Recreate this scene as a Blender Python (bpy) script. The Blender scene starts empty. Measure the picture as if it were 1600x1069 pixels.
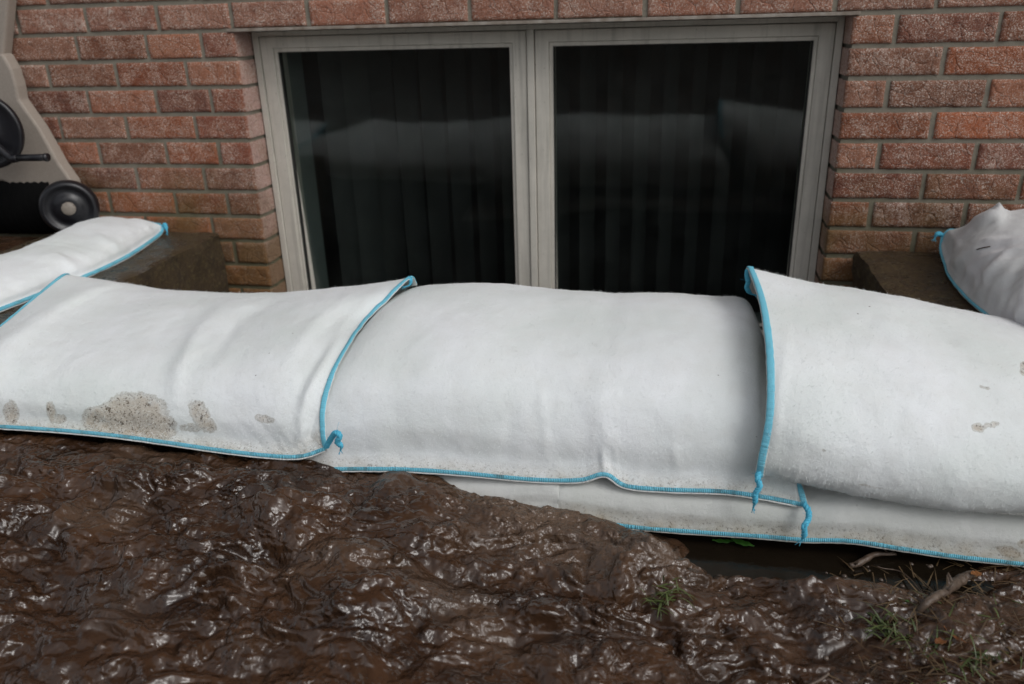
import bpy, math, random
import numpy as np
from mathutils import Vector
from mathutils.bvhtree import BVHTree
rad = math.radians
C = bpy.context.scene
COL = C.collection
random.seed(7); RNG = np.random.default_rng(7)

# ------------------------------------------------------------------ camera
CX, CY, CZ = 1.09708, -1.99602, 0.02022
PITCH, YAW, ROLL, FPX = 0.38653, -0.20332, -0.03007, 1270.0
_cy, _sy, _cp, _sp = math.cos(YAW), math.sin(YAW), math.cos(PITCH), math.sin(PITCH)
FWD = np.array([_sy*_cp, _cy*_cp, -_sp]); _r = np.array([_cy, -_sy, 0.0]); _u = np.cross(_r, FWD)
RGT = _r*math.cos(ROLL)+_u*math.sin(ROLL); UPV = -_r*math.sin(ROLL)+_u*math.cos(ROLL)
CAM = np.array([CX, CY, CZ])
cd = bpy.data.cameras.new('camera'); cam = bpy.data.objects.new('camera', cd); COL.objects.link(cam)
from mathutils import Matrix
M = Matrix(((RGT[0], UPV[0], -FWD[0], CX), (RGT[1], UPV[1], -FWD[1], CY), (RGT[2], UPV[2], -FWD[2], CZ), (0, 0, 0, 1)))
cam.matrix_world = M
cd.sensor_width = 36; cd.lens = FPX/1600*36; cd.clip_start = .02; cd.clip_end = 500
cd.dof.use_dof = True; cd.dof.focus_distance = 1.3; cd.dof.aperture_fstop = 4.2
C.camera = cam

# ------------------------------------------------------------------ sky, sun, exposure
SUN_EL, SUN_AZ = rad(44), rad(122)       # azimuth measured clockwise from +y: light from the right front
w = bpy.data.worlds.new('World'); C.world = w; w.use_nodes = True
nt = w.node_tree; nt.nodes.clear()
sky = nt.nodes.new('ShaderNodeTexSky'); sky.sky_type = 'NISHITA'; sky.sun_disc = False
sky.sun_elevation = SUN_EL; sky.sun_rotation = SUN_AZ; sky.air_density = 1.0; sky.dust_density = 3.0; sky.ozone_density = 1.0
hs = nt.nodes.new('ShaderNodeHueSaturation'); hs.inputs['Saturation'].default_value = .22
bg = nt.nodes.new('ShaderNodeBackground'); bg.inputs[1].default_value = .138
wo = nt.nodes.new('ShaderNodeOutputWorld')
nt.links.new(sky.outputs[0], hs.inputs['Color']); nt.links.new(hs.outputs[0], bg.inputs[0]); nt.links.new(bg.outputs[0], wo.inputs[0])
sd = bpy.data.lights.new('sun', 'SUN'); sd.energy = .55; sd.angle = rad(22); sd.color = (1, .99, .98)
sun = bpy.data.objects.new('sun', sd); COL.objects.link(sun)
sdir = Vector((math.sin(SUN_AZ)*math.cos(SUN_EL), math.cos(SUN_AZ)*math.cos(SUN_EL), math.sin(SUN_EL)))
sun.rotation_euler = (-sdir).to_track_quat('-Z', 'Y').to_euler()
C.view_settings.view_transform = 'Standard'; C.view_settings.look = 'None'
C.view_settings.exposure = 0.12; C.view_settings.gamma = 1

# ------------------------------------------------------------------ helpers
def at(px, py, Y=None, Z=None):
    d = RGT*((px-800)/FPX)+UPV*((534.5-py)/FPX)+FWD
    k = (Y-CY)/d[1] if Y is not None else (Z-CZ)/d[2]
    return CAM+d*k
def proj(P):
    d = np.asarray(P)-CAM; z = d@FWD
    return 800+FPX*(d@RGT)/z, 534.5-FPX*(d@UPV)/z
def _h(ix, iy, iz, seed):
    h = (ix*374761393+iy*668265263+iz*2147483647+seed*1274126177) & 0xffffffff
    h = ((h ^ (h >> 13))*1274126177) & 0xffffffff
    h = ((h ^ (h >> 16))*2246822519) & 0xffffffff
    return (h ^ (h >> 15))
def perlin(x, y, z=0., seed=0):
    x, y, z = np.broadcast_arrays(np.asarray(x, float), np.asarray(y, float), np.asarray(z, float))
    xi, yi, zi = np.floor(x).astype(np.int64), np.floor(y).astype(np.int64), np.floor(z).astype(np.int64)
    fx, fy, fz = x-xi, y-yi, z-zi
    s = lambda t: t*t*t*(t*(t*6-15)+10)
    ux, uy, uz = s(fx), s(fy), s(fz)
    r = 0
    for a in (0, 1):
        for b in (0, 1):
            for c in (0, 1):
                h = _h(xi+a, yi+b, zi+c, seed)
                gx = (h & 1023)/511.5-1; gy = ((h >> 10) & 1023)/511.5-1; gz = ((h >> 20) & 1023)/511.5-1
                g = gx*(fx-a)+gy*(fy-b)+gz*(fz-c)
                r = r+g*(ux if a else 1-ux)*(uy if b else 1-uy)*(uz if c else 1-uz)
    return r*1.3
def fbm(x, y, z=0., oct=4, seed=0, gain=.5):
    r = 0; a = 1.
    for i in range(oct):
        r = r+a*perlin(x*2**i, y*2**i, np.asarray(z)*2**i, seed+i*17); a *= gain
    return r
def sstep(a, b, x):
    t = np.clip((x-a)/(b-a), 0, 1); return t*t*(3-2*t)

def tag(o, label=None, cat=None, group=None, kind=None):
    if label: o['label'] = label
    if cat: o['category'] = cat
    if group: o['group'] = group
    if kind: o['kind'] = kind
    return o
def empty(name, loc, label, cat, group=None):
    o = bpy.data.objects.new(name, None); COL.objects.link(o); o.location = loc; o.empty_display_size = .05
    return tag(o, label, cat, group)
def mesh_obj(name, V, F, mat, parent=None, smooth=True, mats=None, midx=None, uv=None, attrs=None):
    me = bpy.data.meshes.new(name)
    V = np.asarray(V, np.float32).reshape(-1, 3)
    pp = parent
    while pp is not None: V = V-np.array(pp.location, np.float32); pp = pp.parent
    if isinstance(F, np.ndarray):
        n, k = F.shape
        me.vertices.add(len(V)); me.vertices.foreach_set('co', V.ravel())
        me.loops.add(n*k); me.loops.foreach_set('vertex_index', F.astype(np.int32).ravel())
        me.polygons.add(n); me.polygons.foreach_set('loop_start', np.arange(0, n*k, k, dtype=np.int32))
        me.polygons.foreach_set('loop_total', np.full(n, k, np.int32))
        me.update(calc_edges=True)
    else:
        me.from_pydata([tuple(v) for v in V], [], [tuple(f) for f in F]); me.update()
    if attrs:
        for nme, arr in attrs.items():
            arr = np.asarray(arr, np.float32)
            if arr.ndim == 1:
                a = me.attributes.new(nme, 'FLOAT', 'POINT'); a.data.foreach_set('value', arr)
            else:
                a = me.attributes.new(nme, 'FLOAT_VECTOR', 'POINT'); a.data.foreach_set('vector', arr.ravel())
    for m in (mats or [mat]): me.materials.append(m)
    if midx is not None: me.polygons.foreach_set('material_index', np.asarray(midx, np.int32))
    me.polygons.foreach_set('use_smooth', np.full(len(me.polygons), bool(smooth)))
    o = bpy.data.objects.new(name, me); COL.objects.link(o)
    if parent is not None: o.parent = parent
    return o
def grid_faces(n, m, off=0, flip=False, wrap=False):
    """n rows x m columns"""
    i, j = np.meshgrid(np.arange(n-1), np.arange(m if wrap else m-1), indexing='ij')
    j2 = (j+1) % m
    q = np.stack([i*m+j, i*m+j2, (i+1)*m+j2, (i+1)*m+j], -1).reshape(-1, 4)+off
    return q[:, ::-1] if flip else q
class MB:
    def __init__(s): s.V = []; s.F = []; s.n = 0; s.A = {}
    def add(s, V, F):
        V = np.asarray(V, float).reshape(-1, 3); s.V.append(V); s.F += [[int(a)+s.n for a in f] for f in F]; s.n += len(V); return s
    def box(s, x0, x1, y0, y1, z0, z1):
        V = [(x, y, z) for x in (x0, x1) for y in (y0, y1) for z in (z0, z1)]
        return s.add(V, [(0, 1, 3, 2), (4, 6, 7, 5), (0, 4, 5, 1), (2, 3, 7, 6), (0, 2, 6, 4), (1, 5, 7, 3)])
    def tube(s, pts, r, n=10, cap=True, flat=None):
        pts = np.asarray(pts, float); N = len(pts); r = np.broadcast_to(r, (N,)).astype(float)
        T = np.gradient(pts, axis=0); T /= np.linalg.norm(T, axis=1)[:, None]+1e-12
        up = np.array([0, 0, 1.]) if abs(T[0][2]) < .9 else np.array([1., 0, 0])
        a = np.linspace(0, 2*math.pi, n, endpoint=False); V = []
        b = np.cross(T[0], up); b /= np.linalg.norm(b)
        for i in range(N):
            b = b-T[i]*(b@T[i]); b /= np.linalg.norm(b)+1e-12; c = np.cross(T[i], b)
            V.append(pts[i]+r[i]*(np.cos(a)[:, None]*b+np.sin(a)[:, None]*c))
        F = [list(f) for f in grid_faces(N, n, wrap=True)]
        if cap: F += [list(range(n))[::-1], [(N-1)*n+k for k in range(n)]]
        return s.add(np.concatenate(V), F)
    def revolve(s, prof, c, axis, n=48):
        """prof: (radius, offset along axis)"""
        axis = np.array(axis, float); axis /= np.linalg.norm(axis)
        u = np.cross(axis, [0, 0, 1.]); u /= np.linalg.norm(u); v = np.cross(axis, u)
        a = np.linspace(0, 2*math.pi, n, endpoint=False)
        V = [np.array(c)+axis*o+max(r, 1e-5)*(np.cos(a)[:, None]*u+np.sin(a)[:, None]*v) for r, o in prof]
        return s.add(np.concatenate(V), [list(f) for f in grid_faces(len(prof), n, wrap=True)])
    def build(s, name, mat, parent=None, smooth=False, bevel=0):
        o = mesh_obj(name, np.concatenate(s.V), s.F, mat, parent, smooth)
        if bevel:
            b = o.modifiers.new('bevel', 'BEVEL'); b.width = bevel; b.segments = 2; b.limit_method = 'ANGLE'
            b.harden_normals = False
        return o
def crom(P, n):
    """Catmull-Rom through P (k x d) -> n samples uniform in parameter"""
    P = np.asarray(P, float); k = len(P)
    Q = np.concatenate([[2*P[0]-P[1]], P, [2*P[-1]-P[-2]]])
    t = np.linspace(0, k-1, n); i = np.clip(t.astype(int), 0, k-2); f = (t-i)
    sh = (-1,)+(1,)*(P.ndim-1); f = f.reshape(sh)
    a, b, c, d = Q[i], Q[i+1], Q[i+2], Q[i+3]
    return .5*((2*b)+(-a+c)*f+(2*a-5*b+4*c-d)*f**2+(-a+3*b-3*c+d)*f**3)

# ------------------------------------------------------------------ material kit
class NM:
    def __init__(s, name):
        s.m = bpy.data.materials.new(name); s.m.use_nodes = True; s.t = s.m.node_tree
        s.b = s.t.nodes['Principled BSDF']; s.o = s.t.nodes['Material Output']
    def n(s, typ, **kw):
        nd = s.t.nodes.new('ShaderNode'+typ)
        for k, v in kw.items():
            if k.startswith('i_'): nd.inputs[k[2:].replace('_', ' ')].default_value = v
            else: setattr(nd, k, v)
        return nd
    def l(s, a, b): s.t.links.new(a, b)
    def set(s, **kw):
        for k, v in kw.items():
            s.b.inputs[k.replace('_', ' ')].default_value = v if not isinstance(v, tuple) or len(v) != 3 else (*v, 1)
        return s
    def pos(s): return s.n('NewGeometry').outputs['Position']
    def noise(s, scale, detail=4, rough=.5, dist=0, vec=None, out='Fac'):
        nd = s.n('TexNoise'); nd.inputs['Scale'].default_value = scale; nd.inputs['Detail'].default_value = detail
        nd.inputs['Roughness'].default_value = rough; nd.inputs['Distortion'].default_value = dist
        s.l(vec if vec is not None else s.pos(), nd.inputs['Vector']); return nd.outputs[out]
    def vor(s, scale, feature='F1', out='Distance', vec=None, rnd=1):
        nd = s.n('TexVoronoi'); nd.feature = feature; nd.inputs['Scale'].default_value = scale; nd.inputs['Randomness'].default_value = rnd
        s.l(vec if vec is not None else s.pos(), nd.inputs['Vector']); return nd.outputs[out]
    def ramp(s, src, stops):
        r = s.n('ValToRGB'); e = r.color_ramp.elements
        while len(e) < len(stops): e.new(.5)
        for i, (p, c) in enumerate(stops):
            e[i].position = p; e[i].color = (c, c, c, 1) if not isinstance(c, tuple) else (*c, 1)
        s.l(src, r.inputs[0]); return r.outputs[0]
    def math(s, op, a, b=0., clamp=False):
        nd = s.n('Math', operation=op); nd.use_clamp = clamp
        for i, v in enumerate((a, b)):
            if isinstance(v, (int, float)): nd.inputs[i].default_value = v
            else: s.l(v, nd.inputs[i])
        return nd.outputs[0]
    def mix(s, f, a, b, typ='MIX'):
        nd = s.n('Mix', data_type='RGBA', blend_type=typ)
        for i, v in ((0, f), (6, a), (7, b)):
            if isinstance(v, (int, float)): nd.inputs[i].default_value = v if i == 0 else (v, v, v, 1)
            elif isinstance(v, tuple): nd.inputs[i].default_value = (*v, 1)
            else: s.l(v, nd.inputs[i])
        return nd.outputs[2]
    def attr(s, name, out='Fac'): return s.n('Attribute', attribute_name=name).outputs[out]
    def bump(s, h, dist=.001, strength=1., normal=None):
        b = s.n('Bump'); b.inputs['Distance'].default_value = dist; b.inputs['Strength'].default_value = strength
        s.l(h, b.inputs['Height'])
        if normal is not None: s.l(normal, b.inputs['Normal'])
        return b.outputs[0]
    def col(s, c): s.l(c, s.b.inputs['Base Color']); return s
    def rgh(s, c): s.l(c, s.b.inputs['Roughness']); return s
    def nrm(s, c): s.l(c, s.b.inputs['Normal']); return s

def mat_brick():
    k = NM('brick')
    base = k.attr('bc', 'Vector')
    ext = k.attr('bx')                                        # how much white bloom this brick carries
    n1 = k.noise(22, 5, .65); n2 = k.noise(120, 4, .7); n3 = k.noise(340, 3, .6); n4 = k.noise(7, 3, .5)
    c = k.mix(k.ramp(n1, [(.35, 0), (.65, 1)]), base, k.mix(.45, base, (.34, .14, .075)))
    c = k.mix(k.math('MULTIPLY', k.ramp(n2, [(.3, 1), (.46, 0)]), .75), c, (.075, .035, .028))
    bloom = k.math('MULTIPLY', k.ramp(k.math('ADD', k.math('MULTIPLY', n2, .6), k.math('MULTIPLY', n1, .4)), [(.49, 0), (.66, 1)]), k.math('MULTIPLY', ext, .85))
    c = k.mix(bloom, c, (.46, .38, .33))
    sp = k.math('MULTIPLY', k.ramp(n3, [(.55, 0), (.60, 1)]), k.ramp(n1, [(.38, .3), (.56, 1)]))
    c = k.mix(k.math('MULTIPLY', sp, .75), c, (.62, .56, .50))
    # damp green-brown growth on the low courses
    sep = k.n('SeparateXYZ'); k.l(k.pos(), sep.inputs[0])
    low = k.ramp(k.math('ADD', k.math('MULTIPLY', sep.outputs[2], -1.6), k.math('MULTIPLY', k.math('SUBTRACT', n4, .5), 1.1)), [(.55, 0), (.95, 1)])
    c = k.mix(k.math('MULTIPLY', low, .75), c, k.mix(n2, (.075, .05, .014), (.17, .095, .03)))
    k.col(c)
    k.rgh(k.ramp(n2, [(.3, .95), (.7, .7)]))
    cr = k.vor(26, 'DISTANCE_TO_EDGE', vec=None)
    vd = k.n('VectorMath', operation='ADD'); k.l(k.pos(), vd.inputs[0])
    sc = k.n('VectorMath', operation='SCALE'); k.l(k.noise(14, 3, out='Color'), sc.inputs[0]); sc.inputs[3].default_value = .05
    k.l(sc.outputs[0], vd.inputs[1])
    cr = k.vor(24, 'DISTANCE_TO_EDGE', vec=vd.outputs[0])
    crease = k.math('MULTIPLY', k.ramp(cr, [(0, 0), (.05, 1)]), .6)
    h = k.math('ADD', k.math('ADD', k.math('MULTIPLY', n2, 1.2), k.math('MULTIPLY', n3, .5)), crease)
    k.nrm(k.bump(h, .0022, .9)); k.b.inputs['Specular IOR Level'].default_value = .25
    return k.m
def mat_mortar():
    k = NM('mortar'); n = k.noise(60, 5, .7); n2 = k.noise(500, 2); n4 = k.noise(6, 3)
    c = k.mix(n, (.165, .15, .118), (.27, .245, .195))
    sep = k.n('SeparateXYZ'); k.l(k.pos(), sep.inputs[0])
    low = k.ramp(k.math('ADD', k.math('MULTIPLY', sep.outputs[2], -1.5), k.math('MULTIPLY', k.math('SUBTRACT', n4, .5), 1.2)), [(.4, 0), (.9, 1)])
    c = k.mix(k.math('MULTIPLY', low, .7), c, (.075, .07, .022)); k.col(c); k.set(Roughness=.95)
    k.nrm(k.bump(k.math('ADD', n, k.math('MULTIPLY', n2, .5)), .002)); return k.m
def mat_frame():
    k = NM('frame_vinyl'); n = k.noise(9, 5, .7); n2 = k.noise(180, 3, .7)
    mp = k.n('Mapping'); mp.inputs['Scale'].default_value = (60, 60, 3); k.l(k.pos(), mp.inputs[0])
    st = k.noise(1, 4, .6, vec=mp.outputs[0])
    c = k.mix(k.ramp(n, [(.35, 0), (.7, 1)]), (.60, .565, .50), (.50, .475, .42))
    c = k.mix(k.math('MULTIPLY', k.ramp(st, [(.52, 0), (.72, 1)]), .45), c, (.25, .235, .2))
    c = k.mix(k.math('MULTIPLY', k.ramp(n2, [(.66, 0), (.72, 1)]), .6), c, (.14, .12, .09))
    k.col(c); k.set(Roughness=.55); k.nrm(k.bump(n2, .0006, .5)); return k.m
def mat_cloth(name, tint=(.80, .83, .845)):
    k = NM(name); n0 = k.noise(5, 4, .55); n1 = k.noise(28, 5, .6); n2 = k.noise(700, 4, .75); n3 = k.noise(160, 4, .7)
    tc = tint
    c = k.mix(k.ramp(n0, [(.35, 0), (.68, 1)]), tc, (tc[0]*.86, tc[1]*.885, tc[2]*.85))
    c = k.mix(k.math('MULTIPLY', k.ramp(n1, [(.45, 0), (.7, 1)]), .35), c, (.70, .715, .70))
    c = k.mix(k.math('MULTIPLY', k.ramp(n2, [(.35, 1), (.5, 0)]), .22), c, (.56, .57, .56))
    # wet grimy hem (attribute) and mud splash (attribute)
    hem = k.attr('hem'); st = k.attr('stain')
    hm = k.math('MULTIPLY', hem, k.ramp(k.noise(45, 5, .7), [(.3, .15), (.7, 1)]))
    c = k.mix(k.math('MULTIPLY', hm, .95, True), c, (.33, .27, .18))
    spk = k.math('MULTIPLY', k.ramp(k.noise(240, 4, .75), [(.56, 0), (.62, 1)]), hem)
    c = k.mix(k.math('MULTIPLY', spk, .9, True), c, (.07, .045, .028))
    nb = k.noise(55, 5, .7); sw = k.math('ADD', st, k.math('ADD', k.math('MULTIPLY', k.math('SUBTRACT', nb, .5), 1.5), k.math('MULTIPLY', k.math('SUBTRACT', n3, .5), .5)))
    sw = k.math('MULTIPLY', sw, k.ramp(st, [(0, 0), (.12, 1)]))
    smod = k.ramp(sw, [(.25, 0), (.95, 1)]); edge = k.math('MULTIPLY', k.ramp(sw, [(.22, 0), (.42, 1), (.62, .0)]), .35)
    c = k.mix(k.math('MULTIPLY', smod, .62), c, k.mix(nb, (.20, .13, .07), (.50, .41, .28)))
    c = k.mix(edge, c, (.22, .19, .13))
    dots = k.math('MULTIPLY', k.ramp(k.noise(230, 5, .85), [(.545, 0), (.59, 1)]), k.ramp(sw, [(.3, 0), (.6, 1)]))
    big = k.math('MULTIPLY', k.ramp(k.noise(95, 3, .6), [(.62, 0), (.66, 1)]), k.ramp(sw, [(.4, 0), (.7, 1)])); dots = k.math('MAXIMUM', dots, big)
    c = k.mix(k.math('MULTIPLY', dots, .8), c, (.075, .055, .035))
    # stray specks everywhere
    v = k.vor(24, 'F1'); vn = k.noise(11, 2)
    sp2 = k.math('MULTIPLY', k.ramp(v, [(.028, 1), (.042, 0)]), k.ramp(vn, [(.55, 0), (.6, 1)]))
    c = k.mix(k.math('MULTIPLY', sp2, .85), c, (.06, .05, .04))
    k.col(c); k.set(Roughness=.93); k.b.inputs['Specular IOR Level'].default_value = .15
    k.b.inputs['Sheen Weight'].default_value = .15
    h = k.math('ADD', k.math('MULTIPLY', n2, .45), k.math('ADD', n3, k.math('MULTIPLY', n1, 1.2)))
    k.nrm(k.bump(h, .0011, .75)); return k.m
def mat_seam(dirty=0.):
    k = NM('seam_thread'); uv = k.n('UVMap'); uv = k.attr('su'); ribs = k.attr('rib')
    sn = k.math('SINE', k.math('MULTIPLY', k.math('ADD', uv, k.math('MULTIPLY', k.noise(60, 2), .003)), 2*math.pi/.0027))
    s01 = k.math('ADD', k.math('MULTIPLY', sn, .5), .5)
    f = k.math('MULTIPLY', k.ramp(s01, [(.2, 1), (.7, 0)]), ribs)
    c = k.mix(k.math('MULTIPLY', f, k.math('MULTIPLY', k.noise(50, 3, .7), 1.0)), k.mix(k.noise(30, 3), (.14, .50, .66), (.19, .57, .71)), (.03, .18, .25))
    c = k.mix(k.math('MULTIPLY', k.ramp(k.noise(35, 4, .7), [(.5, 0), (.68, 1)]), k.math('MULTIPLY', ribs, .75)), c, (.07, .10, .09))
    k.col(c); k.set(Roughness=.7); k.nrm(k.bump(k.math('ADD', k.math('MULTIPLY', k.math('MULTIPLY', s01, ribs), 1.), k.noise(900, 2)), .0012, .8)); return k.m
def mat_simple(name, c1, c2=None, rough=.6, scale=40, bump=.0008, spec=.5, det=4, metal=0.):
    k = NM(name); n = k.noise(scale, det, .65); k.col(k.mix(k.ramp(n, [(.3, 0), (.7, 1)]), c1, c2 or c1)); k.set(Roughness=rough, Metallic=metal)
    k.b.inputs['Specular IOR Level'].default_value = spec
    if bump: k.nrm(k.bump(n, bump))
    return k.m
def mat_mud():
    k = NM('wet_mud'); n0 = k.noise(9, 5, .6, .6); n1 = k.noise(60, 5, .65, .8); n2 = k.noise(330, 4, .7); n5 = k.noise(42, 1.5, .5, .9)
    foam = k.attr('foam'); wet = k.attr('low')
    c = k.mix(k.ramp(n0, [(.35, 0), (.68, 1)]), (.021, .0100, .0052), (.064, .0315, .0160))
    c = k.mix(k.math('MULTIPLY', k.ramp(n1, [(.5, 0), (.72, 1)]), .6), c, (.070, .038, .021))
    c = k.mix(k.math('MULTIPLY', foam, .65), c, k.mix(n2, (.085, .052, .033), (.19, .13, .09)))
    k.col(c)
    k.rgh(k.math('ADD', k.ramp(n1, [(.35, .12), (.7, .21)]), k.ramp(k.noise(13, 4, .6), [(.48, 0), (.66, .26)]))); k.b.inputs['Specular IOR Level'].default_value = .6; k.b.inputs['IOR'].default_value = 1.47
    v1 = k.vor(120, 'SMOOTH_F1'); v2 = k.vor(300, 'F1')
    vd = k.n('VectorMath', operation='ADD'); k.l(k.pos(), vd.inputs[0]); sc = k.n('VectorMath', operation='SCALE'); k.l(k.noise(30, 3, out='Color'), sc.inputs[0]); sc.inputs[3].default_value = .02; k.l(sc.outputs[0], vd.inputs[1])
    v3 = k.vor(75, 'SMOOTH_F1', vec=vd.outputs[0]); v1 = k.vor(170, 'SMOOTH_F1', vec=vd.outputs[0])
    bub = k.math('ADD', k.math('MULTIPLY', k.math('SUBTRACT', 1., k.math('MULTIPLY', v3, v3)), 3.2), k.math('MULTIPLY', k.math('SUBTRACT', 1., v1), 1.6))
    h = k.math('ADD', k.math('MULTIPLY', n5, 1.5), k.math('ADD', k.math('MULTIPLY', n2, .06), k.math('MULTIPLY', v2, k.math('MULTIPLY', foam, -.5))))
    h = k.math('ADD', h, k.math('MULTIPLY', bub, k.ramp(k.noise(16, 3, .6), [(.45, .08), (.66, .85)])))
    k.nrm(k.bump(h, .0024, .9)); return k.m
def mat_water():
    k = NM('muddy_water'); n = k.noise(25, 4, .6); n2 = k.noise(120, 3)
    k.col(k.mix(n, (.007, .005, .0035), (.014, .010, .006))); k.set(Roughness=.09, IOR=1.33); k.nrm(k.bump(k.math('ADD', n, k.math('MULTIPLY', n2, .2)), .004, .35)); return k.m
def mat_tie(name):
    k = NM(name); n0 = k.noise(14, 5, .7); n1 = k.noise(90, 5, .75); n2 = k.noise(300, 3)
    c = k.mix(k.ramp(n0, [(.3, 0), (.7, 1)]), (.045, .027, .012), (.10, .062, .024))
    c = k.mix(k.ramp(n1, [(.52, 0), (.72, 1)]), c, (.19, .15, .06)); c = k.mix(k.math('MULTIPLY', k.ramp(n1, [(.3, 1), (.42, 0)]), .8), c, (.018, .012, .007))
    g = k.n('NewGeometry'); sep = k.n('SeparateXYZ'); k.l(g.outputs['True Normal'], sep.inputs[0])
    topf = k.ramp(sep.outputs[2], [(.6, 0), (.9, 1)])
    k.col(c)
    k.rgh(k.mix(topf, .7, k.ramp(n0, [(.4, .16), (.6, .5)]))); k.nrm(k.bump(k.math('ADD', k.math('MULTIPLY', n0, .5), k.math('ADD', k.math('MULTIPLY', n1, 1.5), n2)), .011, 1.)); return k.m
def mat_glass():
    k = NM('window_glass'); t = k.t
    g = k.n('BsdfGlossy'); g.inputs['Roughness'].default_value = .055; tr = k.n('BsdfTransparent'); tr.inputs[0].default_value = (.86, .9, .88, 1)
    fr = k.n('Fresnel'); fr.inputs[0].default_value = 1.5; mx = k.n('MixShader')
    k.l(k.math('MULTIPLY', fr.outputs[0], .75, True), mx.inputs[0]); k.l(tr.outputs[0], mx.inputs[1]); k.l(g.outputs[0], mx.inputs[2])
    dust = k.n('BsdfDiffuse'); dust.inputs[0].default_value = (.35, .38, .37, 1); m2 = k.n('MixShader')
    n = k.noise(12, 5, .7); k.l(k.math('MULTIPLY', k.ramp(n, [(.4, .3), (.75, 1)]), .02), m2.inputs[0]); k.l(mx.outputs[0], m2.inputs[1]); k.l(dust.outputs[0], m2.inputs[2])
    k.l(m2.outputs[0], k.o.inputs['Surface']); return k.m
def mat_leaf(name, a, b):
    k = NM(name); n = k.noise(8, 3); k.col(k.mix(k.ramp(n, [(.35, 0), (.65, 1)]), a, b)); k.set(Roughness=.5)
    return k.m
MT = dict(brick=mat_brick(), mortar=mat_mortar(), frame=mat_frame(), cloth=mat_cloth('bag_cloth'), seam=mat_seam(), mud=mat_mud(), water=mat_water(),
    tie=mat_tie('retaining_timber'), glass=mat_glass(),
    cord=mat_simple('thread_cord', (.12, .50, .68), (.07, .38, .56), .75, 300, .0008, .2),
    lintel=mat_simple('lintel_steel', (.36, .33, .29), (.16, .12, .09), .6, 30, .0008),
    gasket=mat_simple('gasket', (.02, .02, .018), None, .6),
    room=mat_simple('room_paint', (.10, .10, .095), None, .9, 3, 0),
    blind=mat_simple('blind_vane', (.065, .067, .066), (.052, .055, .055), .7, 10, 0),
    jamb=mat_simple('inner_jamb', (.26, .30, .30), (.22, .26, .26), .6, 10, 0),
    beige=mat_simple('beige_plastic', (.34, .295, .25), (.28, .24, .205), .5, 260, .0006),
    black=mat_simple('black_plastic', (.006, .006, .008), (.010, .010, .013), .36, 60, .0004),
    hub=mat_simple('hub_cap', (.24, .21, .175), (.19, .165, .14), .5, 120, .0004),
    hose=mat_simple('shade_black', (.003, .003, .003), (.004, .004, .004), .9, 60, .0005, .1),  # near-black, shadow under the cart put into the colour
    shade_soffit=mat_simple('shade_soffit', (.5, .48, .44), None, .8, 4, 0),
    shade_roof=mat_simple('shingle', (.06, .055, .05), (.1, .09, .085), .9, 30, .003),
    grass=mat_leaf('grass_blade', (.035, .055, .014), (.085, .11, .03)),
    straw=mat_leaf('straw', (.11, .07, .032), (.05, .03, .015)),
    leaf=mat_leaf('green_leaf', (.02, .09, .01), (.05, .15, .02)),
    dead=mat_leaf('dead_leaf', (.20, .075, .018), (.10, .035, .012)),
    twig=mat_simple('twig_bark', (.12, .085, .06), (.05, .03, .02), .45, 120, .002),
    hedge=mat_leaf('hedge_leaf', (.012, .028, .008), (.03, .055, .014)),
    pebble=mat_simple('pebble', (.12, .09, .07), (.05, .035, .025), .2, 60, .0008))

# ------------------------------------------------------------------ brick house
W = 1.46; H = .0677; L = .2031; ZB = -.86
house = empty('brick_house', (W/2, 0, -.9), 'red brick house wall with a wide basement window set in it', 'house')
def brick_geo(x0, x1, z0, z1, hi, sd, depth=.095):
    x0 += RNG.uniform(-.0012, .0012); x1 += RNG.uniform(-.0012, .0012); z0 += RNG.uniform(-.001, .001); z1 += RNG.uniform(-.0008, .0008)
    r = .0035
    if hi:
        nx = max(6, int((x1-x0)/.0065)); nz = 9
        xs = np.linspace(x0+r, x1-r, nx); U = [(x0, depth)]+[(x0, .0+d) for d in (.07, .05, .03, .012)]+[(x0+.0006, .0028)]+[(x, 0) for x in xs]+[(x1-.0006, .0028)]+[(x1, d) for d in (.012, .03, .05, .07)]+[(x1, depth)]
        zs = np.linspace(z0+r, z1-r, nz); Wv = [(z0, .03), (z0, .01), (z0+.0006, .0028)]+[(z, 0) for z in zs]+[(z1-.0006, .0028), (z1, .01), (z1, .03)]
    else:
        U = [(x0, .03), (x0, .003), (x0+.003, 0), (x1-.003, 0), (x1, .003), (x1, .03)]; Wv = [(z0, .02), (z0, .003), (z0+.003, 0), (z1-.003, 0), (z1, .003), (z1, .02)]
    U = np.array(U); Wv = np.array(Wv)
    X = np.broadcast_to(U[:, 0][None], (len(Wv), len(U))); Y = np.maximum(U[:, 1][None], Wv[:, 1][:, None]); Z = np.broadcast_to(Wv[:, 0][:, None], X.shape)
    P = np.stack([X, Y, Z], -1).reshape(-1, 3)
    return P, grid_faces(len(Wv), len(U))
bv, bf, bcs, bxs = [], [], [], []; bn = 0
PAL = np.array([(.30, .085, .036), (.26, .095, .050), (.20, .062, .035), (.28, .115, .065), (.33, .10, .042), (.25, .115, .072), (.18, .068, .045)])
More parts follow.
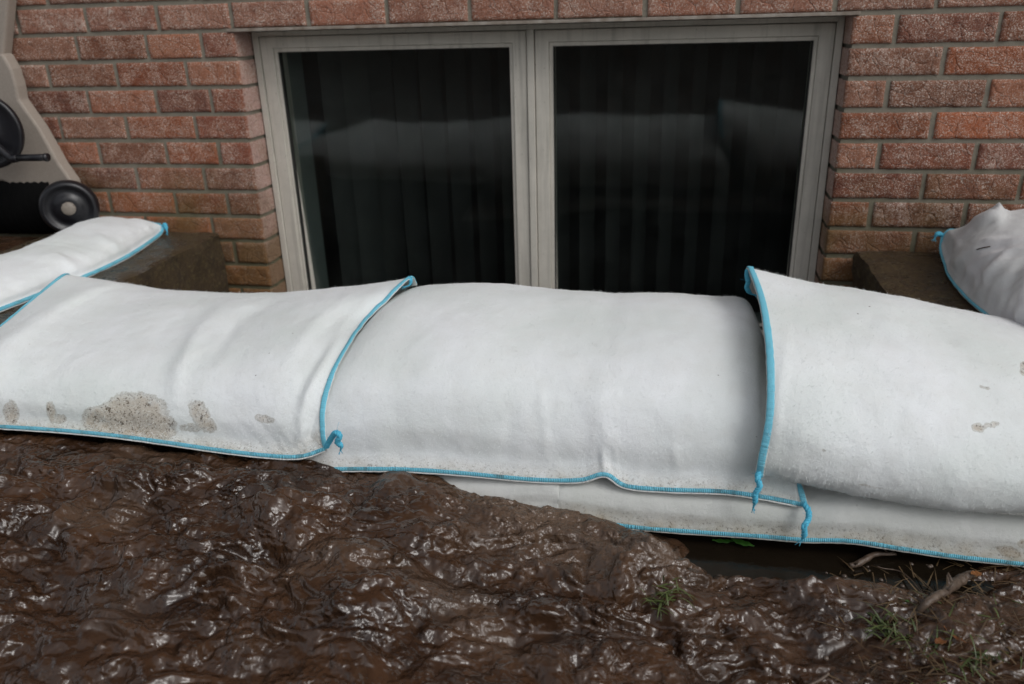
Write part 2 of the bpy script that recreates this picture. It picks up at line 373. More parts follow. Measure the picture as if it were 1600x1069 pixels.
def add_brick(x0, x1, z0, z1, kcourse):
    global bn
    hi = x1 > -1.0 and x0 < 2.4 and z0 > -.95 and z1 < .16
    P, F = brick_geo(x0, x1, z0, z1, hi, bn)
    bv.append(P); bf.append(F+bn); bn += len(P)
    c = (PAL[RNG.integers(len(PAL))]*1.0+np.array([.012, .003, .002]))*RNG.uniform(.48, 1.05)
    ex = RNG.beta(1.1, 1.6)
    xm = (x0+x1)/2
    if kcourse <= 0: c = .5*c+.5*np.array((.27, .145, .11)); ex = max(ex, .5)
    if kcourse <= 3 and xm > W: ex = max(ex, .45)
    if xm < 0 and kcourse > 5: ex *= .5
    cc = np.tile(c, (len(P), 1)); xx_ = np.full(len(P), min(1, ex*1.1))
    if kcourse > 0 and (abs(x1) < .003 or abs(x0-W) < .003):      # cut reveal ends: pale lime bloom, painted lighter to stand in for side light
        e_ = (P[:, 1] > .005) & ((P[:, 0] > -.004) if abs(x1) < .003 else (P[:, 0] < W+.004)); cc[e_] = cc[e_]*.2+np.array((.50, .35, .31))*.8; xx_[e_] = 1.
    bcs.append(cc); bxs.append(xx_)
J = .0095
for kc in range(-36, 15):
    z0 = -kc*H; z1 = z0+H-J
    odd = kc % 2
    if kc <= 0:
        off = -.002 if odd == 0 else -.1035
        i0 = int((-2.3-off)/L)-1
        for i in range(i0, i0+32):
            x0 = off+i*L+J/2; add_brick(x0, x0+L-J, z0, z1, kc)
    else:
        # left of the opening
        if odd: edges = [0, -.0935, -.2494-.0]
        else: edges = [0, -.1501]
        e = edges[-1]
        while e > -2.3: e -= L; edges.append(e)
        for a, b in zip(edges[:-1], edges[1:]):
            hi_x = a-(J/2 if a < 0 else 0); add_brick(b+J/2, hi_x, z0, z1, kc)
        edges = [W, W+.0855+.005] if odd else [W, W+.1909+.003]
        e = edges[-1]
        while e < W+2.5: e += L; edges.append(e)
        for a, b in zip(edges[:-1], edges[1:]): add_brick(a+(J/2 if a > W+.01 else 0), b-J/2, z0, z1, kc)
P = np.concatenate(bv); F = np.concatenate(bf)
# roughen
hiM = (P[:, 0] > -1.2) & (P[:, 0] < 2.6) & (P[:, 2] < .2) & (P[:, 2] > -1.)
q = P[hiM]
d = fbm(q[:, 0]*38, q[:, 1]*38, q[:, 2]*38, 4, 5)*.0019
ch = np.maximum(0, perlin(q[:, 0]*26, q[:, 1]*26, q[:, 2]*26, 31)-.25)*.006
q = q.copy(); q[:, 1] -= d-ch
q[:, 2] += perlin(q[:, 0]*70, q[:, 1]*70, q[:, 2]*30, 41)*.0012
q[:, 0] += perlin(q[:, 0]*30, q[:, 1]*60, q[:, 2]*70, 43)*.0012
P[hiM] = q
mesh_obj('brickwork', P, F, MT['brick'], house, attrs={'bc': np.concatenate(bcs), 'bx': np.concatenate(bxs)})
m = MB(); mr = .005
m.box(-2.5, -mr, mr, .3, -1.1, 0); m.box(W+mr, 4.1, mr, .3, -1.1, 0); m.box(-2.5, 4.1, mr, .3, 0.0, 2.5); m.box(-mr, W+mr, mr+.03, .3, -1.1, ZB-.02)
m.build('mortar', MT['mortar'], house)
m = MB(); m.box(-.016, W+.012, -.004, .15, -.0085, -.001); m.build('lintel', MT['lintel'], house, bevel=.001)
m = MB(); m.box(-2.6, 4.2, -.28, .3, 2.505, 2.53); m.box(-2.6, 4.2, -.30, -.28, 2.44, 2.58); m.build('shade_soffit', MT['shade_soffit'], house)  # unseen eave, added to shade the wall
m = MB(); m.add([(-2.7, -.36, 2.56), (4.3, -.36, 2.56), (4.3, 2.4, 3.6), (-2.7, 2.4, 3.6), (-2.7, -.36, 2.6), (4.3, -.36, 2.6), (4.3, 2.4, 3.64), (-2.7, 2.4, 3.64)],
    [(0, 3, 2, 1), (4, 5, 6, 7), (0, 1, 5, 4), (1, 2, 6, 5), (2, 3, 7, 6), (3, 0, 4, 7)]); m.build('shade_roof', MT['shade_roof'], house)  # unseen, added along with the eave that shades the wall
# dark basement room behind the window
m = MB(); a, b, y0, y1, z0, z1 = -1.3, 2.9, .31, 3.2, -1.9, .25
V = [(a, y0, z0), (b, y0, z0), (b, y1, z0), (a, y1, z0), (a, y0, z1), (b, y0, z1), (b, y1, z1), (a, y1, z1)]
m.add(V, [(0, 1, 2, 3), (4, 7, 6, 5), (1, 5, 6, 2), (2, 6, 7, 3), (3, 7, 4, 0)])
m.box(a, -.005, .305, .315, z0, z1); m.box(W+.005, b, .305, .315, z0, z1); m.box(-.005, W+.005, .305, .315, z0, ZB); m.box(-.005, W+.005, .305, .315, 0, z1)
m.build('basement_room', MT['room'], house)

# ------------------------------------------------------------------ window
win = empty('basement_window', (W/2, .12, ZB), 'wide two-pane basement window with pale vinyl frame under steel lintel', 'window')
def ring(m, x0, x1, z0, z1, wd, y0, y1, prof=None):
    """mitred rectangular ring, wd = (left, right, bottom, top) widths"""
    l, r, b, t = wd
    O = [(x0, z0), (x1, z0), (x1, z1), (x0, z1)]; I = [(x0+l, z0+b), (x1-r, z0+b), (x1-r, z1-t), (x0+l, z1-t)]
    V = [(x, y, z) for y in (y0, y1) for (x, z) in O+I]; F = []
    for i in range(4):
        j = (i+1) % 4
        F += [(i, j, 4+j, 4+i), (8+i, 12+i, 12+j, 8+j), (4+i, 4+j, 12+j, 12+i), (i, 8+i, 8+j, j)]
    m.add(V, F)
zt = -.011
m = MB(); ring(m, .003, W-.002, ZB, zt, (.016, .016, .03, .0115), .085, .185); m.box(.7265, .7445, .085, .185, ZB+.03, zt-.011)
m.build('window_frame', MT['frame'], win, bevel=.0015)
def sash(x0, x1):
    m = MB(); z1_ = -.0245; z0_ = ZB+.032
    ring(m, x0, x1, z0_, z1_, (.034, .034, .036, .0275), .0905, .16)
    s = m.build('sash', MT['frame'], win, bevel=.0012)
    m = MB(); a, b, c, d = x0+.0345, x1-.0345, z0_+.0365, z1_-.028
    ring(m, a, b, c, d, (.0085, .0085, .01, .0095), .0955, .15); m.build('glazing_bead', MT['frame'], s, bevel=.001)
    m = MB(); ring(m, a+.0087, b-.0087, c+.0102, d-.0097, (.0022, .0022, .0022, .0022), .1005, .118); m.build('gasket', MT['gasket'], s)
    m = MB(); zc = (c+d)/2; hh = (d-c)/2-.006; tl = math.tan(rad(4.2))*hh; V = [(x, .127+sy*tl+dy, zc+sz*hh) for x in (a+.006, b-.006) for dy in (0, .001) for sz, sy in ((-1, 1), (1, -1))]
    m.add(V, [(0, 1, 3, 2), (4, 6, 7, 5), (0, 4, 5, 1), (2, 3, 7, 6), (0, 2, 6, 4), (1, 5, 7, 3)]); m.build('pane', MT['glass'], s)
for o_ in (): pass
_children_fix = []
sash(.0205, .7245); sash(.7465, W-.0195)
m = MB(); ring(m, .0225, W-.022, ZB+.034, zt-.016, (.012, .012, .02, .012), .1625, .302); m.build('inner_jamb', MT['jamb'], win)
m = MB(); m.box(.722, .749, .1625, .20, ZB+.06, zt-.036); m.build('inner_mullion', MT['jamb'], win)

# vertical blinds
bl = empty('vertical_blinds', (W/2, .37, -.04), 'row of pale vertical blind vanes hanging dimly behind the window glass', 'blinds')
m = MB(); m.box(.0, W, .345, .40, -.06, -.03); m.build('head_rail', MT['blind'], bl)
def vane(x, ang, wd=.089):
    n = 7; s = np.linspace(-.5, .5, n); bow = (.25-s*s)*.018
    pts = np.stack([s*wd, bow], -1); ca, sa = math.cos(ang), math.sin(ang); V = []
    for z in (-.06, -1.15):
        for t in (0, .0008):
            for p in pts:
                u, v = p[0], p[1]+t
                V.append((x+u*ca-v*sa, .372+u*sa+v*ca, z))
    F = []
    for k in range(n-1):
        F += [(k, k+1, 2*n+k+1, 2*n+k), (n+k, 3*n+k, 3*n+k+1, n+k+1)]
    return V, F
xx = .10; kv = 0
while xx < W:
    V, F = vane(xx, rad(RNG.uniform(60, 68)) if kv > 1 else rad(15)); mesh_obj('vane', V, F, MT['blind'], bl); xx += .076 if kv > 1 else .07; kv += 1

# ------------------------------------------------------------------ sandbags
def fibres(P, N, n, lmin=.0025, lmax=.007, wd=.00022):
    """small curved cloth fibres standing off the surface, as thin 2-quad strips"""
    idx = RNG.integers(0, len(P), n); V = []; 
    base = P[idx]; nr = N[idx]
    t = RNG.normal(size=(n, 3)); t -= nr*(t*nr).sum(1)[:, None]; t /= np.linalg.norm(t, axis=1)[:, None]+1e-9
    base = base+t*RNG.uniform(0, .003, (n, 1)); ln = RNG.uniform(lmin, lmax, (n, 1))*RNG.uniform(.5, 1, (n, 1))
    w2 = np.cross(nr, t)*wd
    up = RNG.uniform(.15, .75, (n, 1)); p1 = base+t*ln*.4+nr*ln*up*.5; p2 = p1+t*ln*RNG.uniform(.1, .6, (n, 1))+nr*ln*(up-.1)*.6
    V = np.stack([base-w2-nr*.0005, base+w2-nr*.0005, p1+w2*.8, p1-w2*.8, p2+w2*.4, p2-w2*.4], 1).reshape(-1, 3)
    k = np.arange(n)[:, None]*6
    F = np.concatenate([k+np.array([0, 1, 2, 3]), k+np.array([3, 2, 4, 5])])
    return V, F
def ridge_disp(px, py, ridges):
    out = np.zeros(len(px))
    for poly, wdt, amp in ridges:
        poly = np.array(poly, float); best = np.full(len(px), 1e9); tt = np.zeros(len(px)); tot = 0; n = len(poly)-1
        for i in range(n):
            a, b = poly[i], poly[i+1]; ab = b-a; t = np.clip(((px-a[0])*ab[0]+(py-a[1])*ab[1])/(ab@ab), 0, 1)
            dx = px-a[0]-t*ab[0]; dy = py-a[1]-t*ab[1]; dd = np.hypot(dx, dy); m_ = dd < best
            sg = np.sign(dx*ab[1]-dy*ab[0]); best = np.where(m_, dd, best); tt = np.where(m_, (i+t)/n, tt)
        out += amp*np.exp(-(best/wdt)**2)*np.sin(np.pi*np.clip(tt, .03, .97))**.6
    return out
def normals_grid(G):
    a = np.gradient(G, axis=0); b = np.gradient(G, axis=1); n = np.cross(b, a); n /= np.linalg.norm(n, axis=2)[:, :, None]+1e-12; return n
def bag_surface(ctrl, ns, nt_, drape=None, off=.005, noise=(.0022, 9), wr=0., wrdir=(1, 0), seed=0, ridges=(), sm=0):
    """ctrl: rows (t, front seam -> back seam) x cols (s) x 3"""
    ctrl = np.array(ctrl, float)
    A = crom(ctrl, nt_)                               # along t
    A = crom(A.transpose(1, 0, 2), ns).transpose(1, 0, 2)
    if sm:
        kk = np.hanning(sm*2+1); kk /= kk.sum(); Pd = np.pad(A, ((0, 0), (sm, sm), (0, 0)), mode='reflect', reflect_type='odd')
        A = np.stack([np.stack([np.convolve(Pd[i, :, c], kk, 'valid') for c in range(3)], -1) for i in range(nt_)])
    N = normals_grid(A)
    if N[nt_//2, ns//2, 2] < 0: N = -N
    s = np.linspace(0, 1, ns)[None, :]; t = np.linspace(0, 1, nt_)[:, None]
    edge = np.clip(np.minimum(np.minimum(s*12, (1-s)*12), np.minimum(t*10, (1-t)*10)), 0, 1)+0*s
    amp, fr = noise
    d = fbm(A[..., 0]*fr, A[..., 1]*fr, A[..., 2]*fr, 3, seed)*amp*(.25+.75*edge)
    d += fbm(A[..., 0]*fr*5, A[..., 1]*fr*5, A[..., 2]*fr*5, 3, seed+3)*amp*.22*edge
    if wr:
        u = A[..., 0]*wrdir[0]+A[..., 1]*wrdir[1]; v = -A[..., 0]*wrdir[1]+A[..., 1]*wrdir[0]
        wv = 1-np.abs(perlin(u*26+perlin(u*6, v*6, 0, 91)*2.5, v*5+seed, 0, seed+7))*2
        mask = sstep(-.1, .5, perlin(A[..., 0]*5, A[..., 1]*5, 0, seed+11)+.15)
        d += wr*wv*mask*edge
    if ridges:
        pxs, pys = proj(A.reshape(-1, 3)); d += ridge_disp(pxs, pys, ridges).reshape(d.shape)
    # gather puckers along the front seam
    pk = np.exp(-(t/.16)**2)*np.clip(t*14, 0, 1)
    d += pk*perlin(s*ns*.11, t*2.5, seed, seed+19)*.0016
    A = A+N*d[..., None]
    if drape:
        for bv_ in drape:
            for _ in range(1):
                fl = A.reshape(-1, 3)
                for i in range(len(fl)):
                    loc, nor, idx, dist = bv_.find_nearest(Vector(fl[i]), .12)
                    if loc is None: continue
                    sd = (Vector(fl[i])-loc).dot(nor)
                    if sd < off and dist < .11:
                        fl[i] = np.array(Vector(fl[i])+nor*(off-sd))
                A = fl.reshape(A.shape)
    return A
def coons_under(A, sag=.012):
    nt_, ns, _ = A.shape; s = np.linspace(0, 1, ns)[None, :, None]; t = np.linspace(0, 1, nt_)[:, None, None]
    F0, F1, L0, L1 = A[0][None], A[-1][None], A[:, 0][:, None], A[:, -1][:, None]
    U = (1-t)*F0+t*F1+(1-s)*L0+s*L1-((1-t)*(1-s)*A[0, 0]+(1-t)*s*A[0, -1]+t*(1-s)*A[-1, 0]+t*s*A[-1, -1])
    U = U-np.array([0, 0, 1.])*sag*(np.sin(np.pi*s)*np.sin(np.pi*t))
    return U
def stain_blobs(px, py, blobs):
    v = np.zeros(len(px))
    for cx, cy, rx, ry, ang, a in blobs:
        ca, sa = math.cos(ang), math.sin(ang); dx, dy = px-cx, py-cy
        u = (dx*ca+dy*sa)/rx; w_ = (-dx*sa+dy*ca)/ry; v = np.maximum(v, a*(1-sstep(.55, 1.25, np.hypot(u, w_))))
    return v
def ribbon(pts, nrm, w0, th, ribs):
    """flattened oval tube with width w0 in the surface plane"""
    pts = np.asarray(pts); T = np.gradient(pts, axis=0); T /= np.linalg.norm(T, axis=1)[:, None]+1e-12
    nrm = nrm-T*(nrm*T).sum(1)[:, None]; nrm /= np.linalg.norm(nrm, axis=1)[:, None]+1e-9
    B = np.cross(T, nrm); n = 12; a = np.linspace(0, 2*math.pi, n, endpoint=False)
    w_ = np.broadcast_to(w0, (len(pts),))
    ln = np.concatenate([[0], np.cumsum(np.linalg.norm(np.diff(pts, axis=0), axis=1))])
    wob = 1+.10*perlin(ln*90, 0, 0, 77)+.10*perlin(ln*25, 3, 0, 78)
    V = pts[:, None]+B[:, None]*(np.cos(a)[None, :, None]*(w_*wob)[:, None, None])+nrm[:, None]*(np.sin(a)[None, :, None]*th)
    return V.reshape(-1, 3), grid_faces(len(pts), n, wrap=True), np.repeat(ln, n), np.repeat(np.broadcast_to(ribs, (len(pts),)), n)
def resample(P, step):
    P = np.asarray(P); ln = np.concatenate([[0], np.cumsum(np.linalg.norm(np.diff(P, axis=0), axis=1))]); n = max(4, int(ln[-1]/step))
    t = np.linspace(0, ln[-1], n); return np.stack([np.interp(t, ln, P[:, i]) for i in range(P.shape[1])], -1)
def cord(pts, parent, r=.0032, pitch=.017, fray=True, name='thread_tail'):
    c = resample(crom(pts, 60), .0011); ln = np.arange(len(c))*.0011
    T = np.gradient(c, axis=0); T /= np.linalg.norm(T, axis=1)[:, None]+1e-12
    up = np.array([.3, .1, .95]); b = np.cross(T, up); b /= np.linalg.norm(b, axis=1)[:, None]+1e-9; n = np.cross(T, b)
    m = MB(); tp = np.clip((ln[-1]-ln)/.012, .35, 1)
    for k in range(3):
        ph = ln/pitch*2*math.pi+k*2*math.pi/3; rr = r*.62*(1+.25*perlin(ln*130, k*7., 0, 5))
        q_ = c+(b*np.cos(ph)[:, None]+n*np.sin(ph)[:, None])*(rr*tp)[:, None]
        m.tube(q_, r*.72*tp*(1+.2*perlin(ln*160, k*3., 0, 9)), 8)
    if fray:
        for k in range(7):
            i = RNG.integers(0, len(c)); e = c[i]+RNG.normal(size=3)*.006; m.tube(np.array([c[i], (c[i]+e)/2+RNG.normal(size=3)*.0015, e]), .00022, 3)
        for k in range(5):
            e = c[-1]+T[-1]*.005+RNG.normal(size=3)*.003; m.tube(np.array([c[-1], (c[-1]+e)/2, e]), .0006, 4)
    return m.build(name, MT['cord'], parent, smooth=True)
def make_bag(label, A, group, seam_edges, fib=0, hem=None, stains=(), sag=.012, mat=None, name='sandbag'):
    nt_, ns, _ = A.shape; U = coons_under(A, sag)
    N = normals_grid(A)
    if N[nt_//2, ns//2, 2] < 0: N = -N
    root = empty(name, tuple(A.reshape(-1, 3).mean(0)*[1, 1, 0]+[0, 0, A[..., 2].min()]), label, 'sandbag', group)
    top = A.reshape(-1, 3); Vn = len(top)
    # underside shares the border: weld by using the top's border vertices
    und = U.reshape(-1, 3); idx = np.arange(Vn).reshape(nt_, ns); bot = idx+Vn
    bot[0], bot[-1], bot[:, 0], bot[:, -1] = idx[0], idx[-1], idx[:, 0], idx[:, -1]
    F1 = grid_faces(nt_, ns); F2 = bot.ravel()[grid_faces(nt_, ns)][:, ::-1]
    # orientation
    f = F1[len(F1)//2]; nn = np.cross(top[f[1]]-top[f[0]], top[f[2]]-top[f[0]])
    if nn[2] < 0: F1, F2 = F1[:, ::-1], F2[:, ::-1]
    px, py = proj(top); st = stain_blobs(px, py, stains)
    tt = np.repeat(np.linspace(0, 1, nt_), ns)
    hm = hem(px, py, tt) if hem else np.clip(1-tt/.05, 0, 1)*.35
    V = np.concatenate([top, und]); at_h = np.concatenate([hm, np.full(Vn, .4)]); at_s = np.concatenate([st, np.zeros(Vn)])
    Fs = np.concatenate([F1, F2])
    if fib:
        fv, ff = fibres(top, N.reshape(-1, 3), fib); Fs = np.concatenate([Fs, ff+len(V)]); V = np.concatenate([V, fv]); at_h = np.concatenate([at_h, np.zeros(len(fv))]); at_s = np.concatenate([at_s, np.zeros(len(fv))])
    mesh_obj('cloth', V, Fs, mat or MT['cloth'], root, attrs={'hem': at_h, 'stain': at_s})
    SV, SF, SU, SR = [], [], [], []; n0 = 0; HV, HF = [], []; nh = 0
    for e, wd, ribs in seam_edges:
        if e == 'front': p, n_ = A[0], N[1]
        elif e == 'back': p, n_ = A[-1], N[-2]
        elif e == 'left': p, n_ = A[:, 0], N[:, 1]
        else: p, n_ = A[:, -1], N[:, -2]
        if e in ('left', 'right'):
            n_ = (N[:, 14]+N[:, 1]) if e == 'left' else (N[:, -15]+N[:, -2]); kk = np.ones(21)/21
            n_ = np.stack([np.convolve(np.pad(n_[:, i], 10, mode='edge'), kk, 'valid') for i in range(3)], -1); n_ /= np.linalg.norm(n_, axis=1)[:, None]+1e-9
        PN = resample(np.concatenate([p, n_], 1), .0022); p = PN[:, :3]; n_ = PN[:, 3:]
        ls = np.arange(len(p)); p = p+n_*(.0012+.0008*perlin(ls*.06, 5, 0, 3))[:, None]
        # small sideways waver of the hand-fed seam
        v, f_, u_, r_ = ribbon(p, n_, wd, .0016, ribs); SV.append(v); SF.append(f_+n0); SU.append(u_); SR.append(r_); n0 += len(v)
        v2, f2, _, _ = ribbon(p-n_*.0014-np.array([0, .0012, .0010]), n_, wd+.0009, .0007, ribs); HV.append(v2); HF.append(f2+nh); nh += len(v2)
    if SV: mesh_obj('hem', np.concatenate(HV), np.concatenate(HF), mat or MT['cloth'], root, attrs={'hem': np.full(nh, .3), 'stain': np.zeros(nh)})
    if SV: mesh_obj('seam', np.concatenate(SV), np.concatenate(SF), MT['seam'], root, attrs={'su': np.concatenate(SU), 'rib': np.concatenate(SR)})
    return root
def bvh_of(A):
    nt_, ns, _ = A.shape; F1 = grid_faces(nt_, ns); V = A.reshape(-1, 3)
    f = F1[len(F1)//2]; nn = np.cross(V[f[1]]-V[f[0]], V[f[2]]-V[f[0]])
    if nn[2] < 0: F1 = F1[:, ::-1]
    return BVHTree.FromPolygons([tuple(v) for v in V], [tuple(int(a) for a in f) for f in F1])
def on(bvh, px, py, off=.005, Y=-.7):
    d = at(px, py, Y=Y)-CAM; d /= np.linalg.norm(d)
    h = bvh.ray_cast(Vector(CAM), Vector(d))
    if h[0] is None: return at(px, py, Y=Y)
    return np.array(h[0])-d*off
TPL = [(0, 0), (.022, .12), (.035, .38), (.10, .66), (.24, .85), (.46, .96), (.70, 1.0), (.93, .90), (1.10, .58), (1.12, .12)]
TPL_LOW = [(0, 0), (.006, .22), (.010, .55), (.035, .85), (.10, 1.0), (.25, 1.06), (.5, 1.08), (.8, 1.0), (1.05, .6), (1.08, .1)]
TPL_HANG = [(.09, .0), (.0, .0), (-.045, .16), (-.03, .42), (.08, .70), (.26, .88), (.48, .98), (.72, 1.0), (.96, .86), (1.12, .48), (1.12, .05)]
def column(pf, YF, pt, YB, tpl=TPL, it=40):
    """a cross-section whose foot projects to pf and whose crest line projects to pt's height"""
    Fp = at(pf[0], pf[1], Y=YF); Tp = at(pt[0], pt[1], Y=YF+.75*(YB-YF))
    lo, hi = .005, .5
    t = np.array(tpl)
    for _ in range(it):
        h = (lo+hi)/2
        y = YF+t[:, 0]*(YB-YF); x = Fp[0]+(Tp[0]-Fp[0])*np.clip(t[:, 1], 0, 1)+(Tp[0]-Fp[0])*.12*np.clip(t[:, 0], 0, 1); z = Fp[2]+t[:, 1]*h
        P_ = np.stack([x, y, z], -1); cc = crom(P_, 60); _, yy = proj(cc)
        if yy.min() > pt[1]: lo = h
        else: hi = h
    return P_
GRP = 'white sandbags laid around the basement window'
TS = {}
# lower bag, right (its hem line shows under the upper bags)
lowF = [(873, 800), (880, 806), (980, 822), (1060, 829), (1180, 837), (1255, 843), (1330, 845), (1410, 857), (1500, 870), (1600, 881), (1720, 898), (1790, 905)]
def low_col(p, YF, h, YB=-.47):
    Fp = at(p[0], p[1], Y=YF); t = np.array(TPL_LOW); return np.stack([np.full(len(t), Fp[0])+t[:, 1]*0, YF+t[:, 0]*(YB-YF), Fp[2]+t[:, 1]*h], -1)
cols = [low_col(p, -.955, h) for p, h in zip(lowF, [.03, .055, .06, .058, .056, .056, .058, .062, .064, .066, .06, .015])]
A_lowR = bag_surface(np.array(cols).transpose(1, 0, 2), 300, 90, seed=11)
cols = [low_col((px_, py_), -.955, h) for px_, py_, h in [(340, 800, .01), (380, 802, .04), (500, 806, .05), (620, 806, .055), (740, 802, .055), (860, 800, .055), (871, 799, .03)]]
A_lowL = bag_surface(np.array(cols).transpose(1, 0, 2), 200, 80, seed=12)
bl_R, bl_L = bvh_of(A_lowR), bvh_of(A_lowL)
# middle bag
mid = [((430, 733), (560, 520), .9), ((462, 736), (590, 475), 1), ((520, 733), (628, 450), 1), ((620, 733), (690, 444), 1), ((720, 739), (770, 444), 1), ((830, 749), (860, 452), 1), ((905, 750), (925, 456), 1), ((945, 741), (958, 458), 1), ((978, 759), (988, 458), 1),
       ((1040, 765), (1045, 458), 1), ((1130, 768), (1120, 464), 1), ((1190, 776), (1172, 470), 1), ((1222, 782), (1200, 520), 1)]
cols = [column(a, -.945, b, -.50) for a, b, _ in mid]
# right end hem: from the corner straight up and away under the right bag
c_end = [at(1257, 789, Y=-.946), at(1253, 773, Y=-.940), at(1248, 757, Y=-.928), at(1242, 735, Y=-.90), at(1238, 700, Y=-.86), at(1236, 660, Y=-.80), at(1234, 620, Y=-.74), at(1232, 590, Y=-.68), at(1230, 570, Y=-.62), at(1228, 560, Y=-.56)]
cols.append(np.array(c_end))
A_mid = bag_surface(np.array(cols).transpose(1, 0, 2), 330, 150, seed=21, noise=(.003, 8),
    ridges=[([(842, 600), (850, 660), (852, 735)], 9, .0016), ([(800, 640), (790, 720)], 10, -.0012), ([(1050, 690), (1060, 740)], 8, .0018), ([(940, 700), (947, 745)], 7, .003), ([(1200, 480), (1193, 600), (1196, 720)], 8, -.003), ([(560, 520), (700, 470), (900, 480)], 30, .002)])
b_mid = bvh_of(A_mid)
# left bag: drapes over the middle one
hemL = [(510, 700), (505, 675), (507, 630), (521, 587), (548, 540), (583, 492), (617, 453), (640, 434), (647, 441), (649, 452)]
lf = [((-40, 664), (135, 441), 0), ((75, 671), (165, 449), 0), ((165, 679), (205, 454), 0), ((250, 690), (280, 456), 0), ((340, 703), (360, 458), 0), ((420, 712), (440, 455), 0), ((470, 713), (520, 449), 0)]
endp = [(-130, 658), (-112, 640), (-88, 605), (-55, 563), (-15, 524), (28, 488), (66, 456), (100, 430), (108, 434), (110, 440)]
cols = [np.array([at(x, y, Y=-.94+.45*(.5*TPL[i][0]+.5*i/8)) for i, (x, y) in enumerate(endp)])]
for a, b, _ in lf: cols.append(column(a, -.955, b, -.50))
ce = [on(b_mid, x, y, .006, Y=-.93+.43*i/9) for i, (x, y) in enumerate(hemL)]
ce[7] = at(640, 434, Y=-.60); ce[8] = at(647, 441, Y=-.575); ce[9] = at(649, 452, Y=-.56); cols.append(np.array(ce))
A_left = bag_surface(np.array(cols).transpose(1, 0, 2), 360, 150, drape=[b_mid], off=.006, seed=33, sm=14, noise=(.003, 8),
    ridges=[([(410, 470), (345, 487), (312, 520), (280, 580), (270, 625)], 14, .0075), ([(440, 462), (372, 500), (330, 560)], 10, -.005), ([(560, 465), (500, 500), (450, 560)], 13, .005), ([(595, 455), (540, 510), (490, 590), (468, 650)], 11, .006),
            ([(575, 480), (510, 545), (462, 620)], 9, -.0036), ([(520, 560), (480, 620), (462, 690)], 8, .004), ([(500, 640), (486, 690)], 6, -.005), ([(480, 660), (466, 692)], 6, .005), ([(420, 470), (470, 480), (520, 470)], 8, .002)], wr=.0005, wrdir=(.75, -.66))
b_left = bvh_of(A_left)
# right bag: drapes over the middle one and the lower right one
hemR = [(1187, 744), (1187, 739), (1191, 715), (1203, 650), (1204, 575), (1199, 515), (1189, 462), (1173, 420), (1171, 428), (1171, 440), (1171, 452)]
ceR = [on(b_mid, x, y, .024, Y=-.94+.4*i/10) for i, (x, y) in enumerate(hemR)]
for i_, y_ in enumerate([-.955, -.958, -.962, -.945, -.895, -.815, -.71]): ceR[i_] = at(*hemR[i_], Y=y_)
ceR[7] = at(1173, 420, Y=-.60); ceR[8] = at(1171, 428, Y=-.56); ceR[9] = at(1171, 440, Y=-.53); ceR[10] = at(1171, 452, Y=-.51)
rt = [((1310, 768), (1290, 443)), ((1390, 783), (1360, 452)), ((1480, 797), (1440, 467)), ((1580, 803), (1520, 481)), ((1690, 806), (1605, 498)), ((1800, 804), (1710, 520)), ((1880, 800), (1800, 590))]
ceR = np.array(ceR)
cols = [ceR]+[column(a, -.95, b, -.49, TPL_HANG) for a, b in rt]
hang = np.array(TPL_HANG)[:, 1][:, None]
c1_ = cols[1]; cols[1:1] = [(1-f_)*ceR+f_*c1_+np.array([0, -.010, .003])*np.sin(np.pi*np.clip(hang, 0, 1))*g_ for f_, g_ in ((.36, .9), (.70, .6))]
A_right = bag_surface(np.array(cols).transpose(1, 0, 2), 360, 160, drape=[b_mid, bl_R], off=.005, seed=45, sm=34, noise=(.0032, 8),
    ridges=[([(1230, 520), (1215, 640), (1205, 735)], 12, .003), ([(1300, 500), (1400, 475), (1500, 500)], 22, .0025), ([(1250, 470), (1380, 520), (1440, 535)], 12, -.0015), ([(1210, 745), (1300, 760)], 7, .002), ([(1360, 500), (1420, 515)], 12, .003)])
def hem_lo(px, py, t): return np.clip(1-t/.20, 0, 1)**.7*.95
def hem_left(px, py, t):
    v = np.clip(1-t/.13, 0, 1)**.8*.85; return np.maximum(v, .9*(1-sstep(0, 34, np.hypot((px-505), (py-690)*1.2))))
def hem_mid(px, py, t):
    v = np.clip(1-t/.11, 0, 1)**.8*.7; return np.maximum(v, .8*(1-sstep(20, 95, np.hypot((px-470), (py-735)*2.2))))
S_left = [(205, 650, 62, 36, -.1, 1), (160, 655, 34, 22, 0, .9), (238, 662, 40, 26, .2, 1), (18, 645, 13, 20, 0, .8), (80, 643, 8, 18, -.15, .8), (95, 655, 10, 9, 0, .7), (312, 645, 16, 24, -.45, .8), (326, 665, 12, 14, -.4, .8), (300, 668, 22, 8, 0, .55), (415, 655, 18, 7, .2, .55)]
S_right = [(1528, 668, 11, 7, .2, .9), (1548, 664, 16, 4, -.2, .6), (1540, 605, 14, 2.5, 0, .45), (1598, 575, 5, 12, 0, .8), (1287, 704, 4, 3, 0, .5), (1360, 760, 22, 3, .2, .4)]
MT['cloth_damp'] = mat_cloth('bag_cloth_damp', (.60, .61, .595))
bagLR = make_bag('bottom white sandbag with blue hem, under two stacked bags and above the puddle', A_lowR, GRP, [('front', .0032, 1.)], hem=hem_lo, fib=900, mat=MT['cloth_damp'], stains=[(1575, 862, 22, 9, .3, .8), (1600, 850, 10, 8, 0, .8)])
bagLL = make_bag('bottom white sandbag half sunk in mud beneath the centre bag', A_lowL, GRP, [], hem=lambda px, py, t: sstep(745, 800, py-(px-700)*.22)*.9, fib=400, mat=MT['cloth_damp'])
bagM = make_bag('centre white sandbag lying under the ends of both its neighbours, in front of the window', A_mid, GRP, [('front', .0032, 1.), ('right', .0042, .3)], hem=hem_mid, fib=15000)
